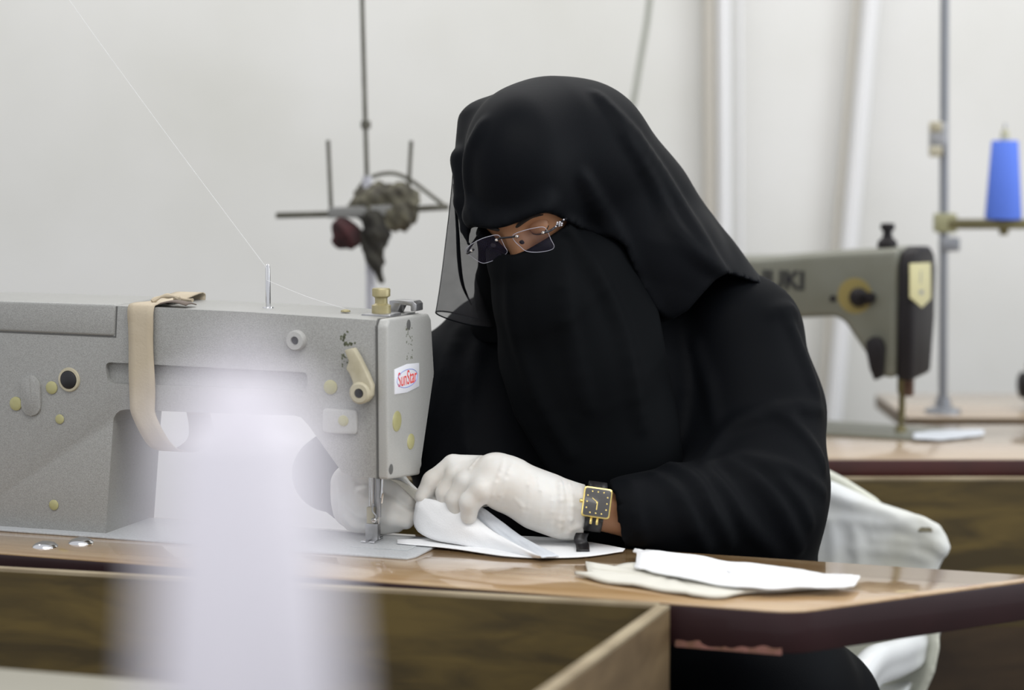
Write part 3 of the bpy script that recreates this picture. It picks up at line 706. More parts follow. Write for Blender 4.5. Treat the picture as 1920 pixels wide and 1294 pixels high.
hem = [(600, 428), (862, 470), (884, 466), (886, 424), (900, 427), (925, 430), (950, 425), (975, 416), (1000, 405), (1022, 399), (1040, 403), (1058, 413), (1085, 428), (1120, 442), (1150, 446), (1172, 462), (1186, 500), (1206, 545), (1228, 580), (1246, 598), (1262, 598), (1290, 582), (1318, 550), (1342, 524), (1362, 513), (1380, 518), (1400, 525), (1440, 538), (1600, 580), (1600, 1400), (600, 1400)]
VF = ridges(veil0, [
    ([(1120, 180), (1190, 260), (1250, 350), (1300, 430), (1345, 500)], 13, .35),
    ([(1160, 240), (1215, 330), (1260, 420), (1310, 480), (1360, 515)], 9, .35),
    ([(1060, 420), (1110, 445), (1150, 450)], 10, .4),
    ([(1090, 330), (1130, 400), (1170, 470), (1200, 540), (1235, 590)], 12, .4),
    ([(905, 232), (880, 290), (880, 350), (893, 410)], 8, .4),
    ([(893, 421), (925, 425), (955, 419), (985, 407), (1015, 394)], 5, .2)])
def veil_f(P):
    d = veil0(P)
    for bl in VF: d = smin(d, chain(P, bl, kk=.004), .016)
    d = smax(d, -poly2d(P, hem), .003)
    return d
def veil_hollow(P):
    d = veil_f(P); return d
sdfobj('head_veil', veil_hollow, (-.14, 2.72, .98), (.50, 3.30, 1.44), .0042, M_veil, pr, 1)

# face veil
def niqab0(P):
    d = head_f(P, .007)
    d = chain(P, [ball(985, 490, 2.865, 72), ball(1030, 570, 2.885, 98), ball(1085, 700, 2.93, 150), ball(1125, 850, 2.965, 175), ball(1150, 1010, 2.985, 185)], acc=d, kk=.03)
    d = smin(d, capsule(P, ball(1100, 500, 2.92, 80), ball(1170, 620, 2.95, 95)), .04)
    return d
nq = [(888, 452), (905, 455), (922, 463), (950, 477), (964, 478), (985, 470), (1020, 450), (1058, 425), (1075, 400), (1150, 420), (1215, 480), (1238, 600), (1256, 700), (1275, 800), (1284, 900), (1288, 1060), (1130, 1060), (1085, 960), (1022, 875), (965, 780), (936, 690), (925, 600), (918, 560), (900, 545), (884, 540), (905, 510), (900, 480)]
NF = ridges(niqab0, [([(965, 480), (962, 560), (975, 640), (1010, 740), (1070, 850)], 8, .2), ([(1060, 430), (1120, 520), (1170, 640), (1200, 800)], 10, .3), ([(1050, 470), (1060, 600), (1100, 760)], 8, .15)])
def niqab_f(P):
    d = niqab0(P)
    for bl in NF: d = smin(d, chain(P, bl, kk=.004), .02)
    d = smax(d, poly2d(P, nq), .003)
    return cut_table(P, np.maximum(d, P[:, 1] - 3.0))
sdfobj('face_veil', niqab_f, (-.10, 2.70, .74), (.30, 3.03, 1.22), .004, M_niqab, pr, 1)
# dark under-scarf at the neck side
sdfobj('under_scarf', lambda P: smin(capsule(P, ball(906, 436, 2.878, 15), ball(948, 474, 2.868, 15)), smin(smin(capsule(P, ball(925, 520, 2.93, 26), ball(915, 600, 2.99, 34)), capsule(P, ball(960, 560, 2.96, 50), ball(960, 640, 3.0, 60)), .03), capsule(P, ball(905, 440, 2.855, 9), ball(925, 530, 2.93, 30)), .02), .015), (-.12, 2.8, 1.0), (.08, 3.1, 1.22), .005, M_niqab, pr, 1)

# sheer veil edge hanging at the side of the face
rows_ = [(292, 850, 872), (340, 848, 884), (400, 842, 900), (450, 836, 918), (500, 830, 916), (550, 823, 912), (586, 817, 925)]
n = 28; RW = []
rr_ = catmull([(a, b, c) for a, b, c in rows_], 5)
for (yy, xl, xr) in rr_:
    row = []
    for k in range(n + 1):
        a = 2 * math.pi * k / n; ca, sa = math.cos(a), math.sin(a); tt = (yy - 292) / 294
        xx = (xl + xr) / 2 - (xr - xl) / 2 * ca; drop = tt ** 3 * (26 * (1 - ca) / 2) * 1.0 + tt ** 3 * 8 * (sa)
        depth = 2.905 + .035 * tt - sa * (.004 + .016 * tt) + .004 * math.sin(3 * a + tt * 5) * tt
        row.append(AY(xx, yy + drop, depth))
    RW.append(row)
V_, F_ = grid_vf(RW); mesh_obj('sheer_veil', V_, F_, M_sheer, pr, True, True)
tube('sheer_veil_hem', RW[-1][:-1], .0011, M_abaya, pr, 6, True, True)
tube('sheer_veil_fold', catmull([AY(850, 345, 2.90), AY(857, 420, 2.90), AY(861, 490, 2.905), AY(868, 535, 2.91), AY(884, 572, 2.93)], 6), [.0006 + .0022 * math.sin(math.pi * i / 24) for i in range(25)], M_abaya, pr, 8, world=True)
tube('sheer_veil_edge', [RW[i][0] for i in range(len(RW))], .0006, M_abaya, pr, 6, world=True)

# gloves: the left hand, in front of the chest, pinching the cloth
def lglove0(P, g=0, cuff=True):
    def b(x, y, Y, r): p, R = ball(x, y, Y, r); return (p, R + g)
    d = chain(P, [b(925, 888, 2.742, 37), b(948, 906, 2.740, 47), b(1010, 940, 2.742, 48), b(1050, 953, 2.745, 50)], kk=.02)
    d = smin(d, capsule(P, b(950, 895, 2.768, 30), b(1030, 930, 2.765, 36)), .02)
    fing = [[b(915, 884, 2.778, 30), b(850, 874, 2.780, 22), b(812, 902, 2.780, 19), b(794, 932, 2.777, 17)],
            [b(920, 888, 2.758, 30), b(856, 893, 2.760, 21), b(836, 925, 2.760, 18), b(838, 956, 2.760, 15)],
            [b(930, 898, 2.738, 30), b(875, 904, 2.739, 22), b(854, 936, 2.741, 18), b(860, 968, 2.744, 15)],
            [b(952, 912, 2.726, 28), b(905, 920, 2.715, 24), b(881, 942, 2.717, 19), b(879, 967, 2.722, 16)]]
    for fg in fing: d = smin(d, capsule(P, fg[0], fg[1]), .012)
    for fg in fing: d = smin(d, chain(P, fg[1:], kk=.006), .0022)
    th_ = [b(990, 930, 2.772, 30), b(920, 925, 2.790, 22), b(862, 945, 2.786, 17), b(815, 945, 2.780, 15)]
    d = smin(d, chain(P, th_, kk=.006), .006)
    if cuff: d = chain(P, [b(1040, 952, 2.745, 51), b(1060, 957, 2.746, 52), b(1092, 961, 2.748, 52)], acc=d, kk=.008)
    return d
LG = ridges(lglove0, [
    ([(962, 866), (950, 895), (940, 925), (932, 942)], 3, .1), ([(944, 856), (940, 882), (928, 912), (922, 936)], 3, .1),
    ([(905, 850), (893, 866), (880, 882)], 3, .1), ([(965, 935), (980, 950), (978, 972)], 3, 0), ([(1008, 895), (1016, 940), (1012, 985)], 2.5, 0),
    ([(1049, 903), (1053, 950), (1047, 1004)], 8, .5), ([(1066, 905), (1072, 950), (1066, 1006)], 5, .3), ([(985, 885), (993, 930), (985, 975)], 3, .1), ([(1030, 905), (1036, 950), (1030, 995)], 3, .1), ([(1090, 912), (1092, 955), (1093, 1008)], 3.5, .3), ([(1060, 1000), (1075, 990), (1090, 986)], 5, .3)])
def lglove(P):
    d = lglove0(P)
    for bl in LG: d = smin(d, chain(P, bl, kk=.002), .0032)
    e = ball(1095, 960, 2.748, 1)[0]; nx = np.array([1., 0, -.06]); cl = (P - e) @ nx
    d = np.maximum(d, cl); cav = capsule(P, (e + nx * .01, .0335), (e - nx * .012, .0325)); d = np.maximum(d, -cav)
    return np.maximum(d, T + .002 - P[:, 2])
sdfobj('left_glove', lglove, (-.145, 2.67, .75), (.115, 2.84, .925), .0015, M_glove, pr, 1)
# the right hand, behind the needle, fingers pointing to the same cloth
def rglove0(P):
    b = ball
    d = chain(P, [b(672, 938, 2.835, 44), b(684, 962, 2.825, 46)], kk=.02)
    d = smin(d, capsule(P, b(650, 905, 2.85, 30), b(650, 960, 2.85, 24)), .02)
    d = smin(d, chain(P, [b(660, 900, 2.845, 32), b(700, 895, 2.83, 28), b(742, 916, 2.815, 22), b(768, 938, 2.805, 19)], kk=.01), .006)
    d = smin(d, chain(P, [b(690, 935, 2.812, 28), b(735, 952, 2.80, 19), b(770, 968, 2.793, 14)], kk=.006), .004)
    d = smin(d, chain(P, [b(690, 962, 2.806, 27), b(730, 972, 2.795, 19), b(762, 979, 2.79, 14)], kk=.006), .004)
    d = smin(d, chain(P, [b(680, 980, 2.812, 26), b(720, 984, 2.80, 18), b(745, 986, 2.797, 13)], kk=.006), .004)
    d = smin(d, chain(P, [b(700, 905, 2.85, 24), b(745, 905, 2.84, 18), b(782, 935, 2.825, 14)], kk=.006), .004)
    return d
RG = ridges(rglove0, [([(655, 890), (672, 925), (700, 945)], 4, .2), ([(645, 940), (665, 960), (690, 972)], 4, .2), ([(648, 970), (665, 985), (690, 990)], 4, .2), ([(635, 905), (640, 940), (640, 970)], 4, .2)])
def rglove(P):
    d = rglove0(P)
    for bl in RG: d = smin(d, chain(P, bl, kk=.002), .005)
    return np.maximum(d, T + .006 - P[:, 2])
sdfobj('right_glove', rglove, (-.27, 2.74, .75), (-.09, 2.91, .93), .002, M_glove, pr, 1)
# yellow machine-oil stain on the thumb tip is part of the glove
# ------------------------------------------------------------------ watch
w0 = AY(1119, 943, 2.700)
wx = AY(1146, 947.5, 2.703) - AY(1093, 940, 2.703); wx /= np.linalg.norm(wx)
wn = np.array([.10, -.93, .28]); wn -= wx * (wn @ wx); wn /= np.linalg.norm(wn); wy = np.cross(wn, wx)
wt = bpy.data.objects.new('wristwatch', None); COL.objects.link(wt); WM = Matrix(((*[float(a[0]) for a in (wx, wy, wn)], float(w0[0])), (*[float(a[1]) for a in (wx, wy, wn)], float(w0[1])), (*[float(a[2]) for a in (wx, wy, wn)], float(w0[2])), (0, 0, 0, 1)))
wt.matrix_world = WM; MW[wt.name] = WM; tag(wt, 'square gold wristwatch with dark dial and black strap on the left wrist of the woman', 'watch'); wt.empty_display_size = .02
cs = [(-.0185, -.0195), (.0185, -.0195), (.0185, .0195), (-.0185, .0195)]
for i in (3, 2, 1, 0): cs = roundcorner(cs, i, .004, 4)
case = prism('watch_case', cs, -.004, .0025, 'z', M_gold, wt, .0012)
cs2 = [(a * .90, b * .92) for a, b in cs]; dial = prism('dial', cs2, .0022, .0031, 'z', M_dial, wt, .0003)
bm = bmesh.new()
for k in range(12):
    a = math.radians(k * 30); s = 1 / max(abs(math.cos(a)), abs(math.sin(a))); add_box(bm, (.0128 * s * math.cos(a) * (1 if abs(math.cos(a)) <= 1 else 1), .0138 * s * math.sin(a), .0032), (.0016, .0016, .0003), Matrix.Rotation(a, 4, 'Z'))
from_bm('hour_marks', bm, M_gold, dial)
bm = bmesh.new(); add_box(bm, (.0005, -.0045, .0034), (.0011, .010, .0003)); add_box(bm, (-.0035, .003, .0034), (.008, .0008, .0003), Matrix.Rotation(-.6, 4, 'Z')); add_box(bm, (0, 0, .0035), (.002, .002, .0004)); from_bm('watch_hands', bm, M_gold, dial)
lathe('crown', [(.0026, 0), (.0026, .003), (.0018, .0038)], M_gold, wt, (-1, 0, 0), (-.0185, 0, -.0005), 14)
for dx in (-.0045, .0035): box('strap_lug', (dx, -.0235, -.0028), (.0032, .009, .0028), M_gold, wt, .0007)
# strap around the wrist
wc = Vector((0, -.001, -.031)); rows = []
for i in range(37):
    a = math.radians(90 + 28 + (360 - 56) * i / 36); R = .0335
    rows.append([(x, wc.y + .030 * math.sin(a + math.radians(0)) * 1.0, wc.z + .0305 * math.cos(a + math.pi / 2 * 0) * 1.0) for x in (-.0115, -.004, .004, .0115)])
rows = []
for i in range(37):
    a = math.radians(36 + (360 - 72) * i / 36); rows.append([(x, wc.y - .0315 * math.sin(a), wc.z + .0315 * math.cos(a)) for x in (-.0115, -.004, .004, .0115)])
V_, F_ = grid_vf(rows); thicken(mesh_obj('strap', V_, F_, M_leather, wt), .0022)
te = [AY(1092, 1000, 2.718), AY(1088, 1012, 2.712), AY(1092, 1022, 2.708), AZ(1093, 1033, T + .005)]
rows = [[p + np.array([d_, 0, 0]) for d_ in (-.0085, 0, .0085)] for p in catmull(te, 4)]
inv = np.array(WM.inverted()); V_, F_ = grid_vf(rows); V_ = [tuple(inv[:3, :3] @ np.array(v) + inv[:3, 3]) for v in V_]
thicken(mesh_obj('strap_end', V_, F_, M_leather, wt), .002)

# ------------------------------------------------------------------ eyeglasses
go = hp(0, -.004, .1150)
gn = f_ * 1.0
gl = thing('eyeglasses', 'rimless eyeglasses with crystal flower hinges on the face of the woman', 'glasses', tuple(go))
gnR = f_ * math.cos(.10) + s_ * math.sin(.10); gnL = f_ * math.cos(.10) - s_ * math.sin(.10)
def lens(pts, nrm):
    P = [AP(x, y, go, nrm) for x, y in pts]; q = catmull(P, 4, True); c = np.mean(q, axis=0)
    rows = [[c + (p - c) * k + nrm * .0012 * (1 - k * k) for p in q + [q[0]]] for k in (0.02, .4, .7, 1.0)]
    V_, F_ = grid_vf(rows); o = mesh_obj('lens', V_, F_, M_lens, gl, True, True)
    tube('lens_edge', q, .00038, M_lensedge, o, 6, True, True); return P
RL = lens([(962, 441), (980, 433), (1005, 427), (1019, 426), (1025, 431), (1033, 449), (1039, 462), (1032, 469), (1008, 473), (987, 471), (975, 462), (964, 451)], gnR)
LL = lens([(873, 471), (880, 461), (900, 449), (922, 442), (934, 441), (939, 447), (946, 462), (951, 473), (938, 483), (915, 492), (903, 493), (888, 484)], gnL)
br = [AP(x, y, go + f_ * .002, f_) for x, y in ((930, 452), (937, 447), (945, 446), (960, 444.5), (968, 443), (973, 444))]
tube('bridge', catmull(br, 4), .0013, M_frame, gl, 8, world=True)
for x, y in ((931, 450), (969, 443), (1018, 436), (884, 470)):
    p = AP(x, y, go + f_ * .0035, f_); lathe('lens_screw', [(.0022, 0), (.002, .0015), (.0002, .002)], M_chrome, gl, tuple(f_), tuple(p), 10, True)
for x, y in ((979, 452), (925, 458)):
    p = AP(x, y, go - f_ * .012, f_); lathe('nose_pad', [(.0002, 0), (.003, .001), (.0036, .0025), (.0002, .0035)], M_frame, gl, tuple(f_), tuple(p), 12, True)
tp = [AP(1016, 437, go + f_ * .003, f_), AP(1029, 434, go - f_ * .0, f_), AP(1040, 427, go - f_ * .012, f_), AP(1052, 417, go - f_ * .030, f_), AP(1060, 411, go - f_ * .050, f_), AP(1066, 409, go - f_ * .075, f_)]
tube('temple', catmull(tp, 4), .0015, M_frame, gl, 8, world=True)
tq = [AP(888, 468, go + f_ * .003, f_), AP(876, 475, go + f_ * 0, f_), AP(881, 464, go - f_ * .012, f_), AP(892, 448, go - f_ * .035, f_), AP(900, 434, go - f_ * .065, f_)]
tube('temple', catmull(tq, 4), .0016, M_frame, gl, 8, world=True)
bm = bmesh.new(); cp_ = AP(1049, 420, go - f_ * .020, f_)
for k in range(7):
    a = k * math.pi / 3; q = cp_ + (0 if k == 6 else 1) * .0034 * (s_ * math.cos(a) + up_ * math.sin(a)); r = bmesh.ops.create_icosphere(bm, subdivisions=1, radius=.0014); bmesh.ops.translate(bm, verts=r['verts'], vec=tuple(q))
for (x, y) in ((1037, 428), (1042, 425), (1057, 412)):
    q = AP(x, y, go - f_ * .013, f_); r = bmesh.ops.create_icosphere(bm, subdivisions=1, radius=.0012); bmesh.ops.translate(bm, verts=r['verts'], vec=tuple(q))
from_bm('crystal_flower', bm, M_crystal, gl, False, True)

# ------------------------------------------------------------------ cloth in her hands
def sheet(name, edge_a, edge_b, m, parent=None, n=24, k=14, bulge=0, wr=.0008, th=.0012, seed=0):
    """sheet spanned between two curves of 3-D points"""
    A_ = catmull(edge_a, 8); B_ = catmull(edge_b, 8)
    def rs(C, n):
        C = np.array(C); s = np.r_[0, np.cumsum(np.linalg.norm(np.diff(C, axis=0), axis=1))]; t = np.linspace(0, s[-1], n); return np.stack([np.interp(t, s, C[:, i]) for i in range(3)], -1)
    A_, B_ = rs(A_, n), rs(B_, n); rows = []
    for j in range(k + 1):
        t = j / k; row = A_ * (1 - t) + B_ * t
        s = np.linspace(0, 1, n); row = row + np.outer(bulge * math.sin(math.pi * t) * np.ones(n) + wr * np.sin(s * 9 + t * 7 + seed) * math.sin(math.pi * t) + wr * .6 * np.sin(s * 23 - t * 15 + seed), [0, -.75, .45])
        rows.append(row)
    V_, F_ = grid_vf(rows); o = mesh_obj(name, V_, F_, m, parent); thicken(o, th); return o
mk = thing('mask_cloth', 'white folded cloth piece pinched between both gloved hands beside the needle', 'cloth', (0, 0, 0))
sheet('front_fold', [AY(782, 938, 2.772), AY(800, 935, 2.765), AY(840, 945, 2.745), AY(885, 965, 2.728), AY(930, 1000, 2.712), AZ(1015, 1046, T + .005)],
      [AY(775, 975, 2.775), AY(782, 995, 2.765), AY(812, 1012, 2.745), AY(860, 1021, 2.722), AY(930, 1036, 2.706), AZ(1012, 1047, T + .004)], M_cloth, mk, bulge=.008)
sheet('inner_fold', [AY(845, 940, 2.752), AY(897, 948, 2.738), AY(940, 978, 2.728), AY(985, 1010, 2.722), AZ(1048, 1043, T + .006)],
      [AY(840, 960, 2.750), AY(890, 972, 2.733), AY(930, 1000, 2.720), AY(970, 1024, 2.715), AZ(1016, 1046, T + .006)], M_cloth3, mk, bulge=.001)
sheet('pinched_corner', [AY(728, 898, 2.80), AY(752, 902, 2.795), AY(786, 922, 2.787)], [AY(745, 905, 2.80), AY(765, 925, 2.795), AY(786, 945, 2.785)], M_cloth2, mk, n=10, k=6)
fc = thing('flat_cloth', 'flat white cloth strip lying on the table under the hands and the watch', 'cloth', (0, 0, 0))
sheet('strip', [AZ(745, 1012, T + .0055), AZ(850, 1009, T + .004), AZ(960, 1005, T + .003), AZ(1080, 1013, T + .003), AZ(1172, 1029, T + .003)],
      [AZ(745, 1019, T + .0055), AZ(850, 1029, T + .004), AZ(960, 1044, T + .003), AZ(1080, 1045, T + .003), AZ(1168, 1034, T + .003)], M_cloth, fc, wr=.0005, th=.0009)
# cloth pieces on the right of the table
def patch(name, poly, z0, m, label, rise, seed, th=.0016):
    r = random.Random(seed); P = [AZ(x, y, T + z0) for x, y in poly]; q = catmull(P, 5, True); c = np.mean(q, axis=0)
    q = [p + np.array([r.uniform(-1, 1), r.uniform(-1, 1), 0]) * .0012 for p in q]; rows = []
    for k in (0.0, .25, .5, .75, .9, 1.0):
        rows.append([c + (p - c) * max(k, .01) + np.array([0, 0, rise(p, k) + .0008 * math.sin(i * .9 + seed + k * 4)]) for i, p in enumerate(q + [q[0]])])
    V_, F_ = grid_vf(rows); o = mesh_obj(name, V_, F_, m); thicken(o, th); return tag(o, label, 'cloth')
low = [(1078, 1076), (1100, 1078), (1098, 1056), (1112, 1072), (1150, 1066), (1200, 1058), (1300, 1062), (1420, 1075), (1560, 1085), (1560, 1098), (1490, 1108), (1420, 1110), (1345, 1120), (1270, 1112), (1200, 1100), (1130, 1090)]
patch('cotton_cloth', low, .0035, M_cloth2, 'cream frayed cotton cloth lying under the bright white piece on the front table', lambda p, k: .001 * k, 3, .004)
hi_ = [(1196, 1036), (1190, 1035), (1193, 1040), (1235, 1038), (1320, 1050), (1380, 1060), (1450, 1066), (1520, 1078), (1580, 1084), (1612, 1085), (1604, 1098), (1590, 1106), (1520, 1106), (1450, 1108), (1380, 1105), (1300, 1092), (1225, 1076), (1196, 1070), (1190, 1068), (1192, 1055)]
patch('mask_fabric', hi_, .0085, M_cloth, 'bright white fabric piece on top of the cream cloth on the front table', lambda p, k: .003 * k * k, 5, .0025)

# ------------------------------------------------------------------ plastic chair and the cloth cover on it
ch = thing('plastic_chair', 'white moulded plastic armchair on which the woman sits', 'chair', (.36, 3.22, 0))
bo_ = AY(1600, 960, 3.33); bn_ = np.array([-.24, -.96, .12]); bn_ /= np.linalg.norm(bn_)
bpoly = [(1230, 860), (1400, 850), (1530, 872), (1585, 900), (1640, 935), (1700, 990), (1745, 1060), (1757, 1150), (1759, 1215), (1750, 1260), (1732, 1300), (1690, 1350), (1230, 1350)]
def chairback(P):
    w = (P - bo_) @ bn_; x = P @ np.array([.97, -.24, 0]) - bo_ @ np.array([.97, -.24, 0]); w = w - .8 * np.maximum(x + .02, 0) ** 2 * 3
    sh = smax(poly2d(P, bpoly), np.abs(w) - .0055, .008)
    rim = smax(np.abs(poly2d(P, bpoly) + .006) - .008, np.abs(w) - .014, .008)
    return smin(sh, rim, .006)
sdfobj('backrest', chairback, (.02, 3.05, .33), (.80, 3.56, .82), .005, M_plastic2, ch, 1)
def seatf(P):
    q = (P - np.array([.34, 3.17, .425])); c, s = math.cos(-.37), math.sin(-.37); x = q[:, 0] * c + q[:, 1] * -s * -1; x = q[:, 0] * c + q[:, 1] * s; y = -q[:, 0] * s + q[:, 1] * c
    dx = np.abs(x) - .205; dy = np.abs(y) - .195; r = np.sqrt(np.maximum(dx, 0) ** 2 + np.maximum(dy, 0) ** 2) + np.minimum(np.maximum(dx, dy), 0) - .035
    h = q[:, 2] - .02 * np.clip((r + .06) / .06, 0, 1); d = smax(r, np.abs(h) - .006, .008)
    return d
sdfobj('seat', seatf, (.04, 2.85, .37), (.66, 3.50, .50), .006, M_plastic, ch, 1)
arm = [AY(1600, 1310, 3.02), AY(1612, 1270, 3.05), AY(1640, 1236, 3.10), AY(1680, 1222, 3.16), AY(1715, 1205, 3.22), AY(1735, 1182, 3.28), AY(1745, 1150, 3.33), AY(1742, 1105, 3.37)]
def armf(P):
    q = catmull([tuple(a) for a in arm], 4); bl = [(np.array(p), .019 - .003 * i / len(q)) for i, p in enumerate(q)]
    d = chain(P, bl, kk=.01); d2 = chain(P, [(b[0] - np.array([0, 0, .025]), b[1] * .8) for b in bl], kk=.01); return smin(d, d2, .012)
sdfobj('armrest', armf, (.36, 2.90, .34), (.72, 3.46, .68), .005, M_plastic, ch, 1)
for (x, y, x2, y2) in ((.20, 2.98, .17, 2.93), (.56, 3.12, .60, 3.06), (.10, 3.36, .06, 3.42), (.50, 3.42, .53, 3.48)):
    tube('leg', [(x, y, .42), ((x + x2) / 2, (y + y2) / 2, .2), (x2, y2, .0)], [.028, .024, .02], M_plastic, ch, 10, world=True)
co_ = AY(1640, 1000, 3.295)
cpoly = [(1440, 890), (1560, 902), (1612, 925), (1645, 941), (1700, 958), (1738, 972), (1762, 984), (1775, 1005), (1783, 1028), (1772, 1042), (1762, 1062), (1745, 1110), (1735, 1175), (1440, 1175)]
def cov0(P):
    w = (P - co_) @ bn_; x = (P - co_) @ np.array([.97, -.24, 0]); w = w - 1.6 * np.maximum(x, 0) ** 2; return smax(poly2d(P, cpoly), np.abs(w) - .034, .030)
CF = ridges(cov0, [([(1535, 975), (1600, 976), (1660, 984), (1720, 975), (1755, 995)], 5, .3), ([(1640, 1012), (1700, 1016), (1750, 1025), (1775, 1040)], 4, .3), ([(1600, 1030), (1690, 1035), (1740, 1048)], 4, .3), ([(1560, 990), (1565, 1040), (1562, 1100)], 6, .3), ([(1600, 985), (1610, 1030), (1612, 1090)], 5, .3), ([(1690, 985), (1730, 1000), (1760, 1020)], 4, .3), ([(1545, 925), (1600, 945), (1680, 968)], 5, .3)])
def covf(P):
    d = cov0(P)
    for bl in CF: d = smin(d, chain(P, bl, kk=.003), .014)
    return d
cv = sdfobj('chair_cover', covf, (.36, 3.10, .60), (.74, 3.46, .83), .004, M_cover, None, 1); MW[cv.name] = Matrix.Identity(4)
tag(cv, 'crumpled dirty white cloth pulled over the corner of the chair back', 'cloth')
bm = bmesh.new()
p = march(covf, 1735, 993); rows = []
for r_ in (0.02, .5, .8, 1):
    row = []
    for k in range(17):
        a = 2 * math.pi * k / 16; q = march(covf, 1735 + (13 + 2 * math.sin(3 * a)) * r_ * math.cos(a), 993 + (6 + 2 * math.cos(2 * a)) * r_ * math.sin(a)); row.append(q - ray(1735, 993) * .003)
    rows.append(row)
bm.free(); V_, F_ = grid_vf(rows); so = mesh_obj('stain', V_, F_, M_stain, cv)

# ------------------------------------------------------------------ rear table, trough and machine
rt = thing('sewing_table', 'pale glossy sewing table with a dark red edge behind the woman at the right', 'table', (.7, 3.7, 0))
YF = float(AZ(1735, 862, T)[1]); YB = float(AZ(1735, 796, T)[1])
prism('edge_band', [(-.27, YF), (1.35, YF + .005), (1.35, YB), (-.27, YB)], T - .034, T - .0015, 'z', mat('red_edge_band', (.060, .012, .010), .4, noise=1, nscale=8, ncol=(.04, .01, .008)), rt, .002, world=True)
prism('tabletop', [(-.267, YF + .003), (1.347, YF + .008), (1.347, YB - .003), (-.267, YB - .003)], T - .003, T, 'z', M_bgtop, rt, .0008, world=True)
for x, y in ((-.2, YF + .06), (-.2, YB - .05), (1.25, YF + .06), (1.25, YB - .05)): box('leg', (x, y, (T - .034) / 2), (.045, .045, T - .034), M_poledk, rt, .003, world=True)
r2 = thing('cloth_trough', 'olive plywood trough panel below the pale rear table', 'trough', (.7, YF - .04, 0))
zr = float(AY(1735, 897, YF - .028)[2])
wallpanel('front_panel', (-.24, YF - .028, 0), (1.34, YF - .024, 0), .22, zr - .004, .014, M_olive, r2)
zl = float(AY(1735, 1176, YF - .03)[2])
wallpanel('lower_shade_panel', (-.24, YF - .034, 0), (1.34, YF - .030, 0), .12, zl, .018, wood('shaded_brown_plywood', (.050, .030, .013), (.028, .016, .007), .5, 0, (2, 2, 6), 3), r2)  # darker board paints in the shade on the lower part of the trough
wallpanel('panel_rim', (-.24, YF - .029, 0), (1.34, YF - .025, 0), zr - .004, zr, .016, M_rim, r2)
wallpanel('end_panel', (1.34, YF - .30, 0), (1.34, YF - .03, 0), .22, zr - .004, .014, M_olive2, r2)
# third table further back at the right
Y3 = float(AZ(1800, 783, T)[1]); t3 = thing('side_table', 'brown wooden table standing against the wall behind the rear machine', 'table', (1.2, Y3 + .2, 0))
x3 = float(AY(1702, 790, Y3)[0])
prism('tabletop', [(x3, Y3), (1.9, Y3), (1.9, Y3 + .36), (x3, Y3 + .36)], T - .004, T, 'z', M_bgtop, t3, .0008, world=True)
prism('edge_band', [(x3, Y3), (1.9, Y3), (1.9, Y3 + .36), (x3, Y3 + .36)], T - .028, T - .005, 'z', wood('brown_edge', (.12, .07, .025), (.08, .045, .015), .4), t3, .001, world=True)
for x, y in ((x3 + .08, Y3 + .05), (1.8, Y3 + .05), (x3 + .08, Y3 + .3), (1.8, Y3 + .3)): box('leg', (x, y, (T - .028) / 2), (.04, .04, T - .028), M_poledk, t3, .003, world=True)
# rear machine
NB = AZ(1690, 812, T); TH = math.radians(-27); UB = np.array([math.cos(TH), math.sin(TH), 0]); VB = np.array([-math.sin(TH), math.cos(TH), 0])
bmn = thing('sewing_machine', 'beige-green industrial sewing machine with a black face plate on the rear table', 'sewing machine', tuple(NB), TH)
def LB(px, py, V=-.07): q = AP(px, py, NB + VB * V, VB) - NB; return (float(q @ UB), float(q[2]))
def LBE(px, py, uu): q = AP(px, py, NB + UB * uu, UB) - NB; return (float(q @ VB), float(q[2]))
ur = LB(1682, 600)[0]
zt_ = LB(1682, 466)[1]
silb = [(-.46, 0), (LB(1400, 590)[0] - .05, 0), (LB(1400, 600)[0] - .05, LB(1400, 600)[1])] + [LB(x, y) for x, y in ((1480, 598), (1560, 594), (1578, 600), (1600, 632), (1650, 708))] + [(ur, LB(1682, 710)[1]), (ur, LB(1682, 466)[1]), LB(1560, 473), LB(1420, 484), (-.46, LB(1420, 484)[1] - .008)]
prism('machine_body', silb, -.07, .06, 'y', M_bgpaint, bmn, .012, 3)
prism('bed', [(-.46, -.085), (.06, -.085), (.08, .0), (.06, .07), (-.46, .07)], 0, .004, 'z', M_bgpaint, bmn, .001)
zb_ = LB(1690, 714)[1]; ux = ur
fpb = [(-.071, zb_), (.045, zb_ + .004), (.066, zb_ + .10), (.068, zt_ - .04), (.055, zt_ - .012), (.03, zt_), (-.03, zt_ + .002), (-.058, zt_ - .006), (-.071, zt_ - .03)]
prism('face_plate', fpb, ux, ux + .030, 'x', M_bgblack, bmn, .008, 3)
ue = ux + .0305
bl_ = [LBE(x, y, ue) for x, y in ((1706, 494), (1744, 492), (1745, 560), (1728, 577), (1706, 558))]
bo2 = prism('badge', bl_, ue - .001, ue + .0012, 'x', M_bglabel, bmn, .0003)
bm = bmesh.new()
for (x, y, a, b) in ((1725, 520, .006, .022), (1726, 548, .022, .008)): c = LBE(x, y, ue); add_box(bm, (ue + .0013, c[0], c[1]), (.0006, a, b))
from_bm('badge_mark', bm, M_pole, bo2, False)
c = LB(1471, 527); TM = Matrix.Translation((c[0] - .002, -.0705, c[1])) @ Matrix.Rotation(math.pi / 2, 4, 'X')
text('lettering', 'JUKI', .046, M_black, TM @ Matrix.Diagonal((.95, 1.0, 1, 1)), bmn, .0006, off=.0016)
c = LB(1612, 557); lathe('tension_dial', [(.016, 0), (.017, .008), (.011, .012), (.008, .026), (.0002, .027)], M_bgblack, bmn, (0, -1, 0), (c[0], -.07, c[1]))
c = LB(1634, 558); lathe('tension_stud', [(.009, 0), (.010, .012), (.0002, .014)], M_bgblack, bmn, (0, -1, 0), (c[0], -.07, c[1]))
